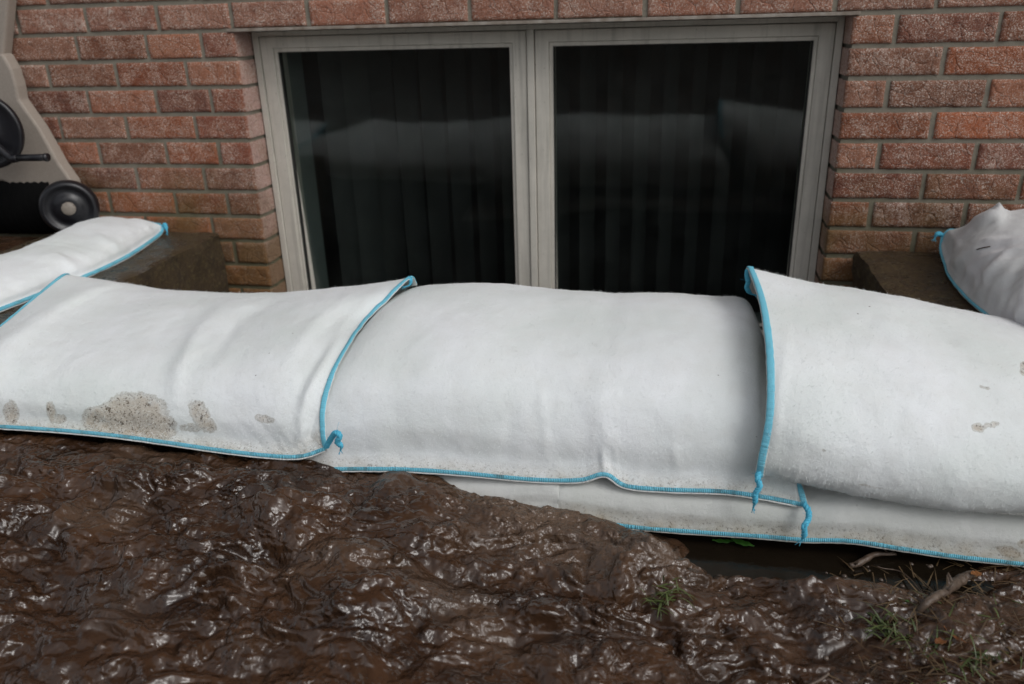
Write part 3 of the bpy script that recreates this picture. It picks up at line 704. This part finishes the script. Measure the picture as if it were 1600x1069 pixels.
bagL = make_bag('mud-spattered white sandbag at front left with a brown speckled stain above its hem', A_left, GRP, [('front', .0032, .9), ('right', .0044, .15), ('left', .004, .2)], hem=hem_left, stains=S_left, fib=15000)
bagR = make_bag('plump white front right sandbag, its blue end seam running up over the centre bag', A_right, GRP, [('left', .0052, .12)], hem=lambda px, py, t: t*0, stains=S_right, fib=15000)
# tied thread tails
YT = -.968
cord([at(510, 698, Y=YT), at(518, 684, Y=YT-.006), at(525, 676, Y=YT-.012), at(531, 682, Y=YT-.014), at(527, 690, Y=YT-.012), at(533, 697, Y=YT-.01), at(532, 704, Y=YT-.008)], bagL, .0036, .011)
cord([at(638, 434, Y=-.6), at(642, 437, Y=-.605), at(640, 445, Y=-.607), at(634, 448, Y=-.61)], bagL, .0028, .012)
cord([at(1256, 787, Y=-.951), at(1263, 798, Y=-.962), at(1263, 812, Y=-.968), at(1257, 822, Y=-.975), at(1257, 834, Y=-.975), at(1252, 845, Y=-.972)], bagM, .0034, .015)
cord([at(1186, 738, Y=-.96), at(1184, 748, Y=-.966), at(1187, 760, Y=-.97), at(1180, 772, Y=-.972), at(1180, 782, Y=-.972), at(1177, 793, Y=-.97)], bagR, .0034, .014)
cord([at(1176, 420, Y=-.585), at(1169, 421, Y=-.58), at(1167, 430, Y=-.575), at(1169, 440, Y=-.575), at(1167, 449, Y=-.57), at(1172, 458, Y=-.57), at(1179, 461, Y=-.57)], bagR, .0034, .012)

# far bags lying on the timbers either side of the window well
def bag_line(F, Bv, hs, tpl=TPL):
    t = np.array(tpl); cols = []
    for f, h, bvv in zip(F, hs, Bv):
        f = np.array(f); bvv = np.array(bvv); cols.append(f[None]+t[:, 0:1]*bvv[None]+np.stack([0*t[:, 1], 0*t[:, 1], t[:, 1]*h], -1))
    return np.array(cols).transpose(1, 0, 2)
zt_ = -.515
FL = [(-.275, -.035, zt_+.012), (-.272, -.06, zt_), (-.245, -.16, zt_), (-.222, -.28, zt_), (-.216, -.40, zt_), (-.222, -.50, zt_), (-.24, -.64, zt_), (-.255, -.78, zt_), (-.26, -.84, zt_)]
BL = [(-.20, .03, 0), (-.20, .02, 0)]+[(-.205, .0, 0)]*3+[(-.24, 0, 0)]*4
A_fl = bag_surface(bag_line(FL, BL, [.012, .04, .055, .057, .055, .055, .05, .035, .01]), 170, 80, seed=55, noise=(.004, 9), wr=.0016, wrdir=(.3, 1), ridges=[([(20, 400), (90, 400), (150, 440)], 7, .004), ([(120, 350), (170, 380), (205, 395)], 7, .004), ([(60, 380), (140, 410)], 6, -.003), ([(200, 330), (240, 360)], 7, .003)])
bagFL = make_bag('narrow white sandbag at far left, lying on the wet timber beside the black wheel', A_fl, GRP, [('front', .0042, .4), ('left', .004, .3)], fib=2500)
cord([A_fl[0, 0], A_fl[0, 0]+[.004, 0, .006], A_fl[0, 0]+[.010, -.004, .008], A_fl[0, 0]+[.014, -.008, -.006], A_fl[0, 0]+[.016, -.01, -.012]], bagFL, .0042, .012)
cord([A_fl[-1, 0], A_fl[-1, 0]+[-.006, 0, .01], A_fl[-1, 0]+[-.014, -.004, .022], A_fl[-1, 0]+[-.018, -.006, .036]], bagFL, .0042, .012)
zr = -.515
FR = [(1.70, -.045, zr+.035), (1.692, -.075, zr+.012), (1.682, -.15, zr), (1.665, -.26, zr), (1.66, -.38, zr), (1.668, -.50, zr), (1.68, -.62, zr), (1.69, -.72, zr), (1.69, -.78, zr)]
BR = [(.20, .02, .03), (.30, .01, .01)]+[(.34, 0, 0)]*7
A_fr = bag_surface(bag_line(FR, BR, [.012, .075, .125, .13, .125, .12, .11, .07, .01]), 170, 80, seed=66, noise=(.005, 10), wr=.0045, wrdir=(.5, .86), ridges=[([(1475, 350), (1500, 385), (1490, 420)], 7, .006), ([(1510, 345), (1530, 350), (1560, 345)], 7, .008), ([(1480, 430), (1510, 400), (1560, 370)], 8, .006), ([(1530, 470), (1545, 430), (1580, 390)], 7, .007), ([(1560, 495), (1580, 440), (1600, 410)], 7, -.006), ([(1530, 420), (1540, 460)], 6, -.005), ([(1590, 500), (1610, 430)], 8, .007), ([(1556, 312), (1562, 325), (1566, 345)], 8, .016)])
qx, qy = proj(A_fr.reshape(-1, 3)); A_fr = A_fr+(np.exp(-((qx-1557)/np.where(qx < 1557, 42, 7))**2-((qy-334)/18)**2)*.018).reshape(A_fr.shape[:2])[..., None]*np.array([.1, .2, 1.])
MT['cloth_shade'] = mat_cloth('bag_cloth_shade', (.60, .60, .61))  # greyer copy of the bag cloth, shade put into the colour
bagFR = make_bag('wrinkled sandbag at far right, greyed for shade, with a pointed top corner, lying beside the brick wall', A_fr, GRP, [('front', .0028, .3), ('left', .004, .2)], fib=1500, mat=MT['cloth_shade'])
cord([A_fr[0, 0], A_fr[0, 0]+[-.006, 0, .004], A_fr[0, 0]+[-.014, -.004, .004], A_fr[0, 0]+[-.018, -.006, -.006]], bagFR, .0045, .012)
# bag tucked behind the front-left one (only a corner shows)
FB = [(-.66, -.84, -.62), (-.62, -.84, -.62), (-.52, -.84, -.62), (-.38, -.84, -.62), (-.27, -.84, -.62), (-.215, -.83, -.615), (-.195, -.825, -.61)]
A_bk = bag_surface(bag_line(FB, [(0, .24, 0)]*7, [.01, .06, .085, .088, .085, .06, .01]), 90, 50, seed=77)
make_bag('white sandbag tucked behind the front left one, only its corner in view', A_bk, GRP, [('right', .004, .2)])
# dead twig speck on the far right bag
# ------------------------------------------------------------------ retaining timbers
def rough_block(name, x0, x1, y0, y1, z0, z1, label, seed):
    nx, ny, nz = 30, 90, 16; V = []; F = []; n0 = 0
    def face(P00, du, dv, nu, nv):
        nonlocal n0
        u = np.linspace(0, 1, nu)[None, :, None]; v = np.linspace(0, 1, nv)[:, None, None]
        P_ = (np.array(P00)+np.array(du)*u+np.array(dv)*v).reshape(-1, 3); V.append(P_); F.append(grid_faces(nv, nu)+n0); n0 += len(P_)
    X, Y, Z = x1-x0, y1-y0, z1-z0
    face((x0, y0, z1), (X, 0, 0), (0, Y, 0), nx, ny); face((x0, y0, z0), (X, 0, 0), (0, 0, Z), nx, nz)
    face((x1, y0, z0), (0, Y, 0), (0, 0, Z), ny, nz); face((x0, y1, z0), (0, -Y, 0), (0, 0, Z), ny, nz); face((x1, y1, z0), (-X, 0, 0), (0, 0, Z), nx, nz)
    P_ = np.concatenate(V); c = np.array([(x0+x1)/2, (y0+y1)/2, (z0+z1)/2]); hf = np.array([X, Y, Z])/2
    # round edges then roughen with 3D noise so faces stay joined
    r = .010; q_ = P_-c; inn = np.clip(q_, -(hf-r), hf-r); dl = q_-inn; ln = np.linalg.norm(dl, axis=1)[:, None]+1e-9
    P_ = c+inn+dl/ln*np.minimum(ln, r)
    nse = np.stack([fbm(P_[:, 0]*16, P_[:, 1]*16, P_[:, 2]*16, 4, seed+i*5) for i in range(3)], -1)
    amp = np.where(P_[:, 2:3] > z1-.004, .35, 1.)
    P_ = P_+nse*np.array([.012, .006, .008])*amp
    o = mesh_obj(name, P_, np.concatenate(F), MT['tie']); tag(o, label, 'timber')
    return o
rough_block('retaining_timber', -.62, -.115, -.86, -.012, -.80, -.52, 'wet dark retaining timber left of the window well, under the far left sandbag', 3)
rough_block('retaining_timber', 1.525, 2.25, -.86, -.012, -.80, -.525, 'brown retaining timber right of the window well, under the far right sandbag', 8)

# ------------------------------------------------------------------ mud sheet
def axis(lo, hi, step, far0, far1):
    a = np.arange(lo, hi+1e-9, step); l_, r_ = [], []; s = step*1.5; x = lo
    while x > far0: x -= s; l_.append(x); s *= 1.22
    s = step*1.5; x = hi
    while x < far1: x += s; r_.append(x); s *= 1.22
    return np.array(l_[::-1]+list(a)+r_)
xs = axis(-.32, 2.15, .0032, -40, 42); ys = axis(-1.42, -.90, .0024, -45, -.02)
ys = ys[ys <= -.02]
X, Y = np.meshgrid(xs, ys)
line = np.array([(-260, 640), (0, 676), (60, 680), (130, 682), (200, 690), (300, 703), (420, 716), (470, 722), (520, 737), (600, 742), (690, 746), (760, 776), (870, 800), (960, 816), (1050, 832), (1130, 858), (1250, 866), (1400, 876), (1500, 884), (1600, 892), (1800, 905)], float)
LP = np.array([at(a, b, Y=-.955) for a, b in line])
zl = np.interp(X, LP[:, 0], LP[:, 2])
zl = np.where(X < LP[0, 0], LP[0, 2], zl)
back = sstep(-.955, -.85, Y)
Z = zl-.075*back*sstep(-.2, .1, X)
dist = np.clip(-.955-Y, 0, None)
Z = Z-.10*np.clip(dist, 0, .45)*sstep(.9, 0.2, X)-.035*np.clip(dist, 0, .45)
far = sstep(.7, 4, np.hypot(np.maximum(0, np.abs(X-.9)-1.2), np.maximum(0, -1.5-Y)))
Z = Z*(1-far)+(-.78)*far
# raised beds beside the well, sunken well
bedL = sstep(-.10, -.16, X)*sstep(-.92, -.86, Y)*0; 
Z = np.where((X < -.6) & (Y > -1.0), Z*(1-sstep(-.95, -.85, Y))+(-.535)*sstep(-.95, -.85, Y), Z)
Z = np.where((X > 2.22) & (Y > -1.0), Z*(1-sstep(-.95, -.85, Y))+(-.54)*sstep(-.95, -.85, Y), Z)
well = sstep(-.14, -.10, X)*sstep(1.56, 1.52, X)*sstep(-.60, -.50, Y); Z = Z*(1-well)+(-1.0)*well
near = 1-far
# lumpy flowing surface
wx = fbm(X*7, Y*9, 0, 3, 101); wy = fbm(X*7, Y*9, 3.3, 3, 107)
Xa, Ya = X+.055*wx, Y+.055*wy
def worley(x, y, seed):
    xi, yi = np.floor(x).astype(np.int64), np.floor(y).astype(np.int64); b = np.full(x.shape, 9.)
    for a in (-1, 0, 1):
        for c in (-1, 0, 1):
            h = _h(xi+a, yi+c, xi*0, seed); b = np.minimum(b, (x-xi-a-(h & 1023)/1023.)**2+(y-yi-c-((h >> 10) & 1023)/1023.)**2)
    return np.sqrt(b)
Xb, Yb = X+.018*wx+.005*perlin(X*50, Y*50, 0, 161), Y+.018*wy+.005*perlin(X*50, Y*50, 0, 163)
clod = np.sqrt(np.clip(1-(worley(Xb*17, Yb*24, 5)/.85)**2, 0, 1)); clod2 = np.sqrt(np.clip(1-(worley(Xb*52+3, Yb*66, 9)/.8)**2, 0, 1)); clod3 = np.sqrt(np.clip(1-(worley(Xb*120, Yb*140, 13)/.85)**2, 0, 1))
big = perlin(Xa*8, Ya*13, 0, 111); rid = np.abs(perlin(Xa*13+Ya*5, Ya*24-Xa*4, 0, 113))*2.6-.5
med = np.abs(perlin(Xa*34, Ya*46, 0, 117))*2.6-.4; med2 = np.abs(perlin(Xa*30+9, Ya*44, .5, 119))*2
fin = fbm(Xa*90, Ya*120, 0, 2, 121); rip = perlin(Xa*60+Ya*60, Ya*170-Xa*20, 0, 129)
lump = sstep(-.2, .5, perlin(X*3.2, Y*6, 0, 131)+.18)
lump2 = sstep(-.1, .35, perlin(X*9, Y*14, 0, 137)); pn = perlin(X*14, Y*20, 0, 5)+.5*perlin(X*40, Y*50, 0, 6); puddle = sstep(1.03, 1.15, X+.10*pn+1.2*(Y+.96))*sstep(-1.030, -1.000, Y+.02*pn)*sstep(1.60, 1.44, X+.07*pn)
calm = 1-.93*puddle
hgt = (.019*big+.011*np.clip(rid, -.4, 1)*(.5+.7*lump)+.0028*np.clip(med, -.6, 1)*(.45+.75*lump)+.0135*clod*(.25+.9*lump)+.0050*clod2*(.08+.95*lump2)+.0022*clod3*(.05+1.1*lump2)-.009+.0015*fin+.0014*rip*(.3+lump))*near*calm
# raised rolls seen in the flow
def roll(px, py, rx, ry, ang, a):
    c = at(px, py, Z=-.70); ca, sa = math.cos(ang), math.sin(ang); dx, dy = X-c[0]+.012*wx, Y-c[1]+.012*wy
    u = (dx*ca+dy*sa)/rx; v = (-dx*sa+dy*ca)/ry; return a*np.exp(-(u*u+v*v)**1.6)
for p in [(470, 855, .085, .045, .1, .030), (350, 722, .07, .02, -.1, .022), (620, 790, .022, .03, 0, .02), (560, 900, .06, .028, .1, .02), (700, 865, .05, .03, .5, .018), (860, 830, .09, .03, .0, .010), (940, 870, .07, .03, -.4, .02),
          (1020, 860, .045, .03, -.2, .016), (640, 960, .11, .03, .45, .014), (850, 960, .09, .025, .3, .014), (1120, 930, .09, .03, 0, .014), (230, 800, .07, .03, .3, .016), (1300, 905, .10, .03, -.15, .014), (1000, 1010, .1, .03, .2, .012)]: hgt += roll(*p)
for p in [(400, 905, .05, .022, .2, -.022), (420, 775, .04, .015, 0, -.012), (760, 920, .09, .02, .3, -.012), (1000, 940, .03, .02, 0, -.014), (1060, 960, .05, .015, .4, -.012), (560, 830, .012, .02, .2, -.012)]: hgt += roll(*p)
hgt += .013*sstep(.95, 1.1, X)*sstep(-1.16, -1.08, Y)*sstep(-1.01, -1.035, Y+.02*pn)
# bubbles
bub = np.zeros_like(X); foam = sstep(.15, .6, perlin(X*5, Y*9, 0, 141)+.1)*near*.9
def inreg(px, py, rx, ry): 
    c = at(px, py, Z=-.70); return np.exp(-(((X-c[0])/rx)**2+((Y-c[1])/ry)**2))
foam = np.clip(foam*.55+inreg(790, 800, .14, .035)+.9*inreg(1000, 860, .09, .04)+.6*inreg(540, 900, .06, .03)+.5*inreg(900, 870, .16, .05), 0, 1)*(1-puddle)
fineX = (xs > -.32) & (xs < 2.15)
ix0 = np.searchsorted(xs, -.3); iy0 = np.searchsorted(ys, -1.40); ix1 = np.searchsorted(xs, 2.12); iy1 = np.searchsorted(ys, -.92)
for k in range(900):
    if k < 420: c = at(RNG.normal(790, 90) if k % 2 else RNG.normal(980, 110), RNG.normal(815 if k % 2 else 870, 28), Z=-.70)[:2]; r = RNG.choice([.0028, .0035, .0045, .006], p=[.4, .3, .2, .1])
    else: c = (RNG.uniform(-.2, 2.0), RNG.uniform(-1.35, -.93)); r = RNG.choice([.003, .004, .006, .009], p=[.45, .3, .2, .05])
    i = np.searchsorted(xs, c[0]); j = np.searchsorted(ys, c[1]); a = int(r/.0024)+2
    if not (ix0+a < i < ix1-a and iy0+a < j < iy1-a): continue
    sl = (slice(j-a, j+a+1), slice(i-a, i+a+1)); rr = np.hypot(X[sl]-c[0], Y[sl]-c[1])/r
    bub[sl] = np.maximum(bub[sl], np.sqrt(np.clip(1-rr**2, 0, 1))*r*.75)
hgt += bub*calm-.016*puddle
hem_zone = sstep(.0, .035, -.965-Y)
allow = np.maximum(.42, np.maximum(.95*np.exp(-((X-.44)/.085)**2), .9*sstep(.66, .74, X))); hgt = np.where(hgt > 0, hgt*(allow+(1-allow)*hem_zone), hgt)-.010*sstep(.62, .45, X)*(1-hem_zone)
ZZ = Z+hgt
# ooze a little sideways so crests overhang
gx, gy = np.gradient(hgt, axis=1), np.gradient(hgt, axis=0)
ov = sstep(-.01, .03, hgt)*near*calm
XX = X+ov*(.006*np.tanh(perlin(X*11, Y*11, 0, 151)*2)); YY = Y-ov*.010
P = np.stack([XX, YY, ZZ], -1).reshape(-1, 3)
g = mesh_obj('mud_ground', P, grid_faces(len(ys), len(xs)), MT['mud'], attrs={'foam': foam.ravel(), 'low': puddle.ravel()})
tag(g, kind='structure')
gb = BVHTree.FromPolygons([tuple(v) for v in P[::1]], [tuple(int(a) for a in f) for f in grid_faces(len(ys), len(xs))]) if False else None
def ground_z(x, y):
    i = min(max(np.searchsorted(xs, x), 0), len(xs)-1); j = min(max(np.searchsorted(ys, y), 0), len(ys)-1); return ZZ[j, i]
# puddle
wz = float(np.interp(1.4, LP[:, 0], LP[:, 2]))-.005
nx = 60; px_ = np.linspace(.85, 2.4, nx); wv = np.array([[x, y, wz] for y in (-1.06, -1.0, -.9) for x in px_])
tag(mesh_obj('puddle_water', wv, grid_faces(3, nx), MT['water']), kind='structure')

# ------------------------------------------------------------------ debris
def gp(px, py, lift=0.):
    z = -.72
    for _ in range(6):
        p = at(px, py, Z=z); z = .5*z+.5*(max(ground_z(p[0], p[1]), wz if p[0] > 1.05 else -9)+lift)
    return at(px, py, Z=z)
def blade(m, p0, dirv, ln, w_, bend):
    dirv = np.array(dirv, float); dirv /= np.linalg.norm(dirv); side = np.cross(dirv, [0, 0, 1.]); side /= np.linalg.norm(side)+1e-9; n = 6; V = []
    for i in range(n+1):
        t = i/n; c = np.array(p0)+dirv*ln*t+np.array([0, 0, -1.])*bend*t*t*ln; ww = w_*(1-t**2)*.5+.0001
        V += [c-side*ww, c+side*ww+np.array([0, 0, .0002])]
    m.add(V, [(2*i, 2*i+1, 2*i+3, 2*i+2) for i in range(n)])
def tuft(px, py, n, spread, ln, label, dirb=(0, 0, 0), mat='grass'):
    c = gp(px, py); root = None; m = MB()
    for k in range(n):
        p = c+np.array([RNG.normal()*spread, RNG.normal()*spread*.6, 0]); p[2] = max(ground_z(p[0], p[1]), c[2]-.004)+.001
        d = np.array([RNG.normal()*.8, RNG.normal()*.5, RNG.uniform(.3, .8)])+np.array(dirb); blade(m, p, d, ln*RNG.uniform(.5, 1.1), RNG.uniform(.0012, .0026), RNG.uniform(.3, 1.1))
    o = m.build('grass_tuft', MT[mat], None, smooth=True); tag(o, label, 'grass tuft', 'grass tufts half buried in the mud'); return o
tuft(1040, 932, 40, .016, .05, 'bent green grass tuft poking out of the brown mud right of centre')
tuft(1385, 985, 34, .012, .055, 'bright upright grass tuft in the mud between the puddle and the straw litter', (-.4, 0, .3))
tuft(1425, 1010, 16, .016, .05, 'sparse pale grass tuft just right of the bright upright tuft', (.3, 0, .3))
tuft(1515, 1030, 26, .018, .05, 'low tangled grass tuft in the litter at the bottom right corner', (.3, 0, -.2))
m = MB()
for k in range(300):
    px = RNG.uniform(1290, 1640); py = RNG.uniform(880, 1075)
    if RNG.uniform() > sstep(1280, 1500, px)+.25 and py > 0: continue
    p = gp(px, py, .004); a = RNG.uniform(0, 2*math.pi); blade(m, p, (math.cos(a), math.sin(a), RNG.uniform(-.1, .35)), RNG.uniform(.012, .05), RNG.uniform(.0007, .0022), RNG.uniform(0, .5))
tag(m.build('straw_litter', MT['straw'], None, smooth=True), 'thin brown straw and stalk litter over the mud at the right corner', 'litter', kind='stuff')
m = MB()
for k in range(45):
    px = RNG.uniform(1380, 1640); py = RNG.uniform(930, 1075); p = gp(px, py, .003); a = RNG.uniform(0, 2*math.pi); blade(m, p, (math.cos(a), math.sin(a), RNG.uniform(0, .5)), RNG.uniform(.012, .04), RNG.uniform(.0008, .002), RNG.uniform(0, .9))
tag(m.build('ground_grass', MT['grass'], None, smooth=True), 'scattered short green grass growing through the litter', 'grass', kind='stuff')
def twig(pts, r, label, knots=True, name='twig'):
    P_ = np.array([gp(a, b, l) for a, b, l in pts]); c = resample(crom(P_, 60), .003); n = len(c); rr = np.interp(np.linspace(0, 1, n), np.linspace(0, 1, len(r)), r)
    c = c+np.stack([perlin(np.arange(n)*.12, i*9., 0, 3) for i in range(3)], -1)*.0025
    m = MB(); m.tube(c, rr*(1+.28*perlin(np.arange(n)*.22, 1., 0, 8)), 10)
    for k in range(3 if knots else 0):
        i = RNG.integers(2, n-2); d = RNG.normal(size=3); d[2] = abs(d[2]); d /= np.linalg.norm(d); m.tube(np.array([c[i], c[i]+d*.008, c[i]+d*.016+[0, .003, 0]]), [rr[i]*.5, rr[i]*.35, rr[i]*.15], 6)
    return tag(m.build(name, MT['twig'], None, smooth=True), label, 'twig', 'twigs lying in the mud')
twig([(1435, 955, .006), (1450, 940, .007), (1475, 925, .009), (1498, 908, .010), (1522, 895, .011)], [.0045, .0055, .005, .006, .0075, .008, .004], 'thick knobbly bark twig angled across the litter below the bottom hem at right')
twig([(1328, 884, .004), (1345, 878, .006), (1370, 866, .008), (1400, 866, .007)], [.004, .005, .004, .003, .002], 'short muddy forked twig at the edge of the dark puddle')
twig([(1295, 1052, .004), (1275, 1065, .004), (1250, 1080, .003)], [.0018, .0022, .0016], 'thin reddish stick at the bottom edge in the mud', False)
twig([(1370, 885, .006), (1410, 895, .005), (1440, 925, .004)], [.0008, .0009, .0006], 'hair-thin straight straw stalk leaning between the two larger twigs', False)
def leaf(px, py, ln, wd, ang, mat, label, curl=.3, lift=.004, tilt=0.):
    c = gp(px, py, lift); n = 9; V = []; ca, sa = math.cos(ang), math.sin(ang)
    for i in range(n+1):
        t = i/n; hw = wd*math.sin(math.pi*min(1, t*.96+.04))**.75*.5; x = (t-.5)*ln
        for s_ in (-1, 0, 1):
            y = s_*hw; z = abs(s_)*hw*.35+curl*(t-.5)**2*ln+tilt*x; V.append(c+np.array([x*ca-y*sa, x*sa+y*ca, z+.0015*math.sin(i*2.1+s_)]))
    F = [(3*i+j, 3*i+j+1, 3*i+j+4, 3*i+j+3) for i in range(n) for j in (0, 1)]
    o = mesh_obj('leaf', V, F, MT[mat]); s_ = o.modifiers.new('solid', 'SOLIDIFY'); s_.thickness = .0004; ss = o.modifiers.new('sub', 'SUBSURF'); ss.levels = ss.render_levels = 1
    return tag(o, label, 'leaf', 'leaves lying in the mud')
leaf(1160, 850, .036, .014, -.35, 'leaf', 'bright green leaf floating at the bottom bag hem, the larger of two')
leaf(1130, 847, .034, .010, .1, 'leaf', 'narrow dark green leaf by the bottom hem, left of the larger green leaf')
leaf(1470, 1003, .020, .012, .6, 'dead', 'small orange-brown curled leaf below the thick twig')
leaf(1492, 996, .034, .006, -.9, 'dead', 'long narrow rust-brown leaf curled beside the small orange one', .6)
leaf(1578, 1015, .022, .006, -1.0, 'straw', 'small tan curled leaf near the right edge of the litter', .5)
leaf(1525, 898, .016, .013, .3, 'dead', 'rust-red leaf scrap at the upper end of the thick twig', .5, .015)
leaf(1418, 940, .006, .005, .3, 'leaf', 'tiny round green leaf beside the lower end of the thick twig', .1)
leaf(410, 742, .03, .011, .3, 'dead', 'wet rust-brown leaf curled in the mud below the front left bag corner', .4, .008)
m = MB()
for k in range(90):
    px = RNG.uniform(1280, 1640); py = RNG.uniform(880, 1070); c = gp(px, py, .0); r = RNG.uniform(.0015, .0045)
    th = np.linspace(0, math.pi, 5); m.revolve([(r*math.sin(a)*RNG.uniform(.85, 1.1), r*.7*math.cos(a)) for a in th], c, (0.05, .1, 1), 7)
tag(m.build('grit', MT['pebble'], None, smooth=True), 'small wet grit and stones mixed in the litter', 'grit', kind='stuff')
# little stalk lying on the far right bag
bfr = bvh_of(A_fr); a_ = on(bfr, 1526, 390, .002, Y=-.2); b_ = on(bfr, 1547, 385, .002, Y=-.2)
m = MB(); m.tube(np.array([a_, (a_+b_)/2+[0, 0, .0008], b_]), .0011, 6); tag(m.build('twig', MT['twig'], None, True), 'tiny dark stalk lying on the far right sandbag', 'twig')

# ------------------------------------------------------------------ hose reel cart at the left edge
wc = at(109, 324, Y=-.10); wr_ = 0.073
cart = empty('hose_reel_cart', (wc[0]-.22, -.10, -.52), 'beige plastic hose reel cart with black wheels and crank standing against the wall at left', 'hose reel')
m = MB(); ax = np.array([.50, -.86, 0.]); ax /= np.linalg.norm(ax)
m.revolve([(.0, -.022), (wr_*.80, -.022), (wr_*.97, -.016), (wr_, -.006), (wr_, .008), (wr_*.95, .016), (wr_*.86, .021), (wr_*.80, .019), (wr_*.74, .012), (wr_*.52, .010), (wr_*.47, .016), (wr_*.28, .018), (0, .018)], wc, ax, 56)
wh = m.build('wheel', MT['black'], cart, True)
m = MB(); m.revolve([(.0, .0255), (.015, .025), (.0175, .023), (.018, .015)], wc, ax, 32); m.build('hub_cap', MT['hub'], wh, True)
wc2 = wc+np.array([-.36, -.05, 0]); m = MB()
m.revolve([(.0, -.022), (wr_*.80, -.022), (wr_*.97, -.016), (wr_, -.006), (wr_, .008), (wr_*.95, .016), (wr_*.8, .021), (wr_*.74, .012), (wr_*.5, .010), (0, .018)], wc2, ax, 40)
wh2 = m.build('wheel', MT['black'], cart, True); m = MB(); m.revolve([(.0, .0255), (.015, .025), (.018, .015)], wc2, ax, 32); m.build('hub_cap', MT['hub'], wh2, True)
def slab(outline, Y, th, name, mat, bevel=.006, holes=None):
    P_ = np.array([at(a, b, Y=Y) for a, b in outline]); n = len(P_); m = MB(); V = np.concatenate([P_, P_+[0, th, 0]])
    m.add(V, [list(range(n))[::-1], list(range(n, 2*n))]+[[i, (i+1) % n, n+(i+1) % n, n+i] for i in range(n)])
    return m.build(name, MT[mat], cart, False, bevel)
slab([(-190, 290), (-170, 120), (-90, 85), (3, 84), (17, 108), (25, 135), (29, 157), (60, 200), (92, 257), (112, 285), (118, 330), (60, 345), (50, 318), (30, 296), (4, 283), (-20, 285), (-50, 310), (-65, 350), (-150, 350)], -.06, .04, 'side_frame', 'beige')
slab([(-160, -160), (-60, -170), (8, -120), (13, -10), (4, 95), (-40, 120), (-150, 110)], -.045, .035, 'top_cover', 'beige')
m = MB(); rc = at(-24, 205, Y=-.16)
m.revolve([(0, -.012), (.088, -.012), (.096, -.004), (.096, .006), (.090, .012), (.082, .008), (.03, .006), (.026, .014), (0, .014)], rc, (.25, -.97, 0), 64); dr = m.build('reel_disc', MT['black'], cart, True)
m = MB(); p0 = at(28, 247, Y=-.185); p1 = at(73, 246, Y=-.195)
m.tube(crom([rc+[.0, -.02, 0], rc+[.04, -.022, -.03], p0+[-.02, .0, .0], p0], 14), .010, 10); m.tube(np.array([p0+[-.006, 0, 0], (p0+p1)/2, p1]), [.0085, .0088, .0088], 14); m.tube(np.array([p1+[-.004, 0, 0], p1+[.003, 0, 0]]), .0105, 14); m.build('crank', MT['black'], cart, True)
m = MB(); hc = np.array([wc[0]-.12, .0, wc[2]-.01]); pr = [(0, -.13)]+[(.088+.0035*abs(math.sin(q*.9)), -.13+q*.0065) for q in range(41)]+[(0, .13)]
m.revolve(pr, hc-np.array([.09, 0, 0]), (1, 0, .02), 40)
m.build('shade_drum', MT['hose'], cart, True)  # black drum filling the place of the shadow behind the side frame

# ------------------------------------------------------------------ hedge across the yard (seen only mirrored in the panes)
n = 15000; x = RNG.uniform(-9, 11, n); z = RNG.uniform(-.8, 2.6, n); y = -9+RNG.uniform(-.5, .5, n)+.5*perlin(x*.8, z*1.2, 0, 5)*1.5
z = np.where(z > 1.6+.7*perlin(x*.6, 0, 0, 8), z*.5, z)
c = np.stack([x, y, z], -1); t1 = RNG.normal(size=(n, 3)); t1 /= np.linalg.norm(t1, axis=1)[:, None]; t2 = np.cross(t1, RNG.normal(size=(n, 3))); t2 /= np.linalg.norm(t2, axis=1)[:, None]
s = RNG.uniform(.04, .09, (n, 1)); V = np.stack([c-t1*s, c-t2*s*.45, c+t1*s, c+t2*s*.45], 1).reshape(-1, 3); F = np.arange(4*n).reshape(-1, 4)
hg = mesh_obj('foliage', V, F, MT['hedge'])
core = MB()
nxh = 60; hx = np.linspace(-9, 11, nxh); prof = [(-.45, -.85), (-.5, .2), (-.4, 1.1), (0, 1.5), (.4, 1.1), (.5, .2), (.45, -.85)]
V = np.array([[xv, -9.0+a*(1+.3*perlin(xv*.9, b, 0, 2)), b+.25*perlin(xv*.7, b*.5, 0, 4)*(b > 0)] for xv in hx for a, b in prof]); core.add(V, [list(f) for f in grid_faces(nxh, len(prof))])
hr = empty('hedge', (1, -9, -.8), 'dark evergreen hedge across the yard, mirrored in the glass', 'hedge'); co = core.build('branch_core', MT['hedge'], hr, True)
hg.parent = hr; hg.location = -np.array(hr.location)
print('verts', sum(len(o.data.vertices) for o in bpy.data.objects if o.type == 'MESH'))
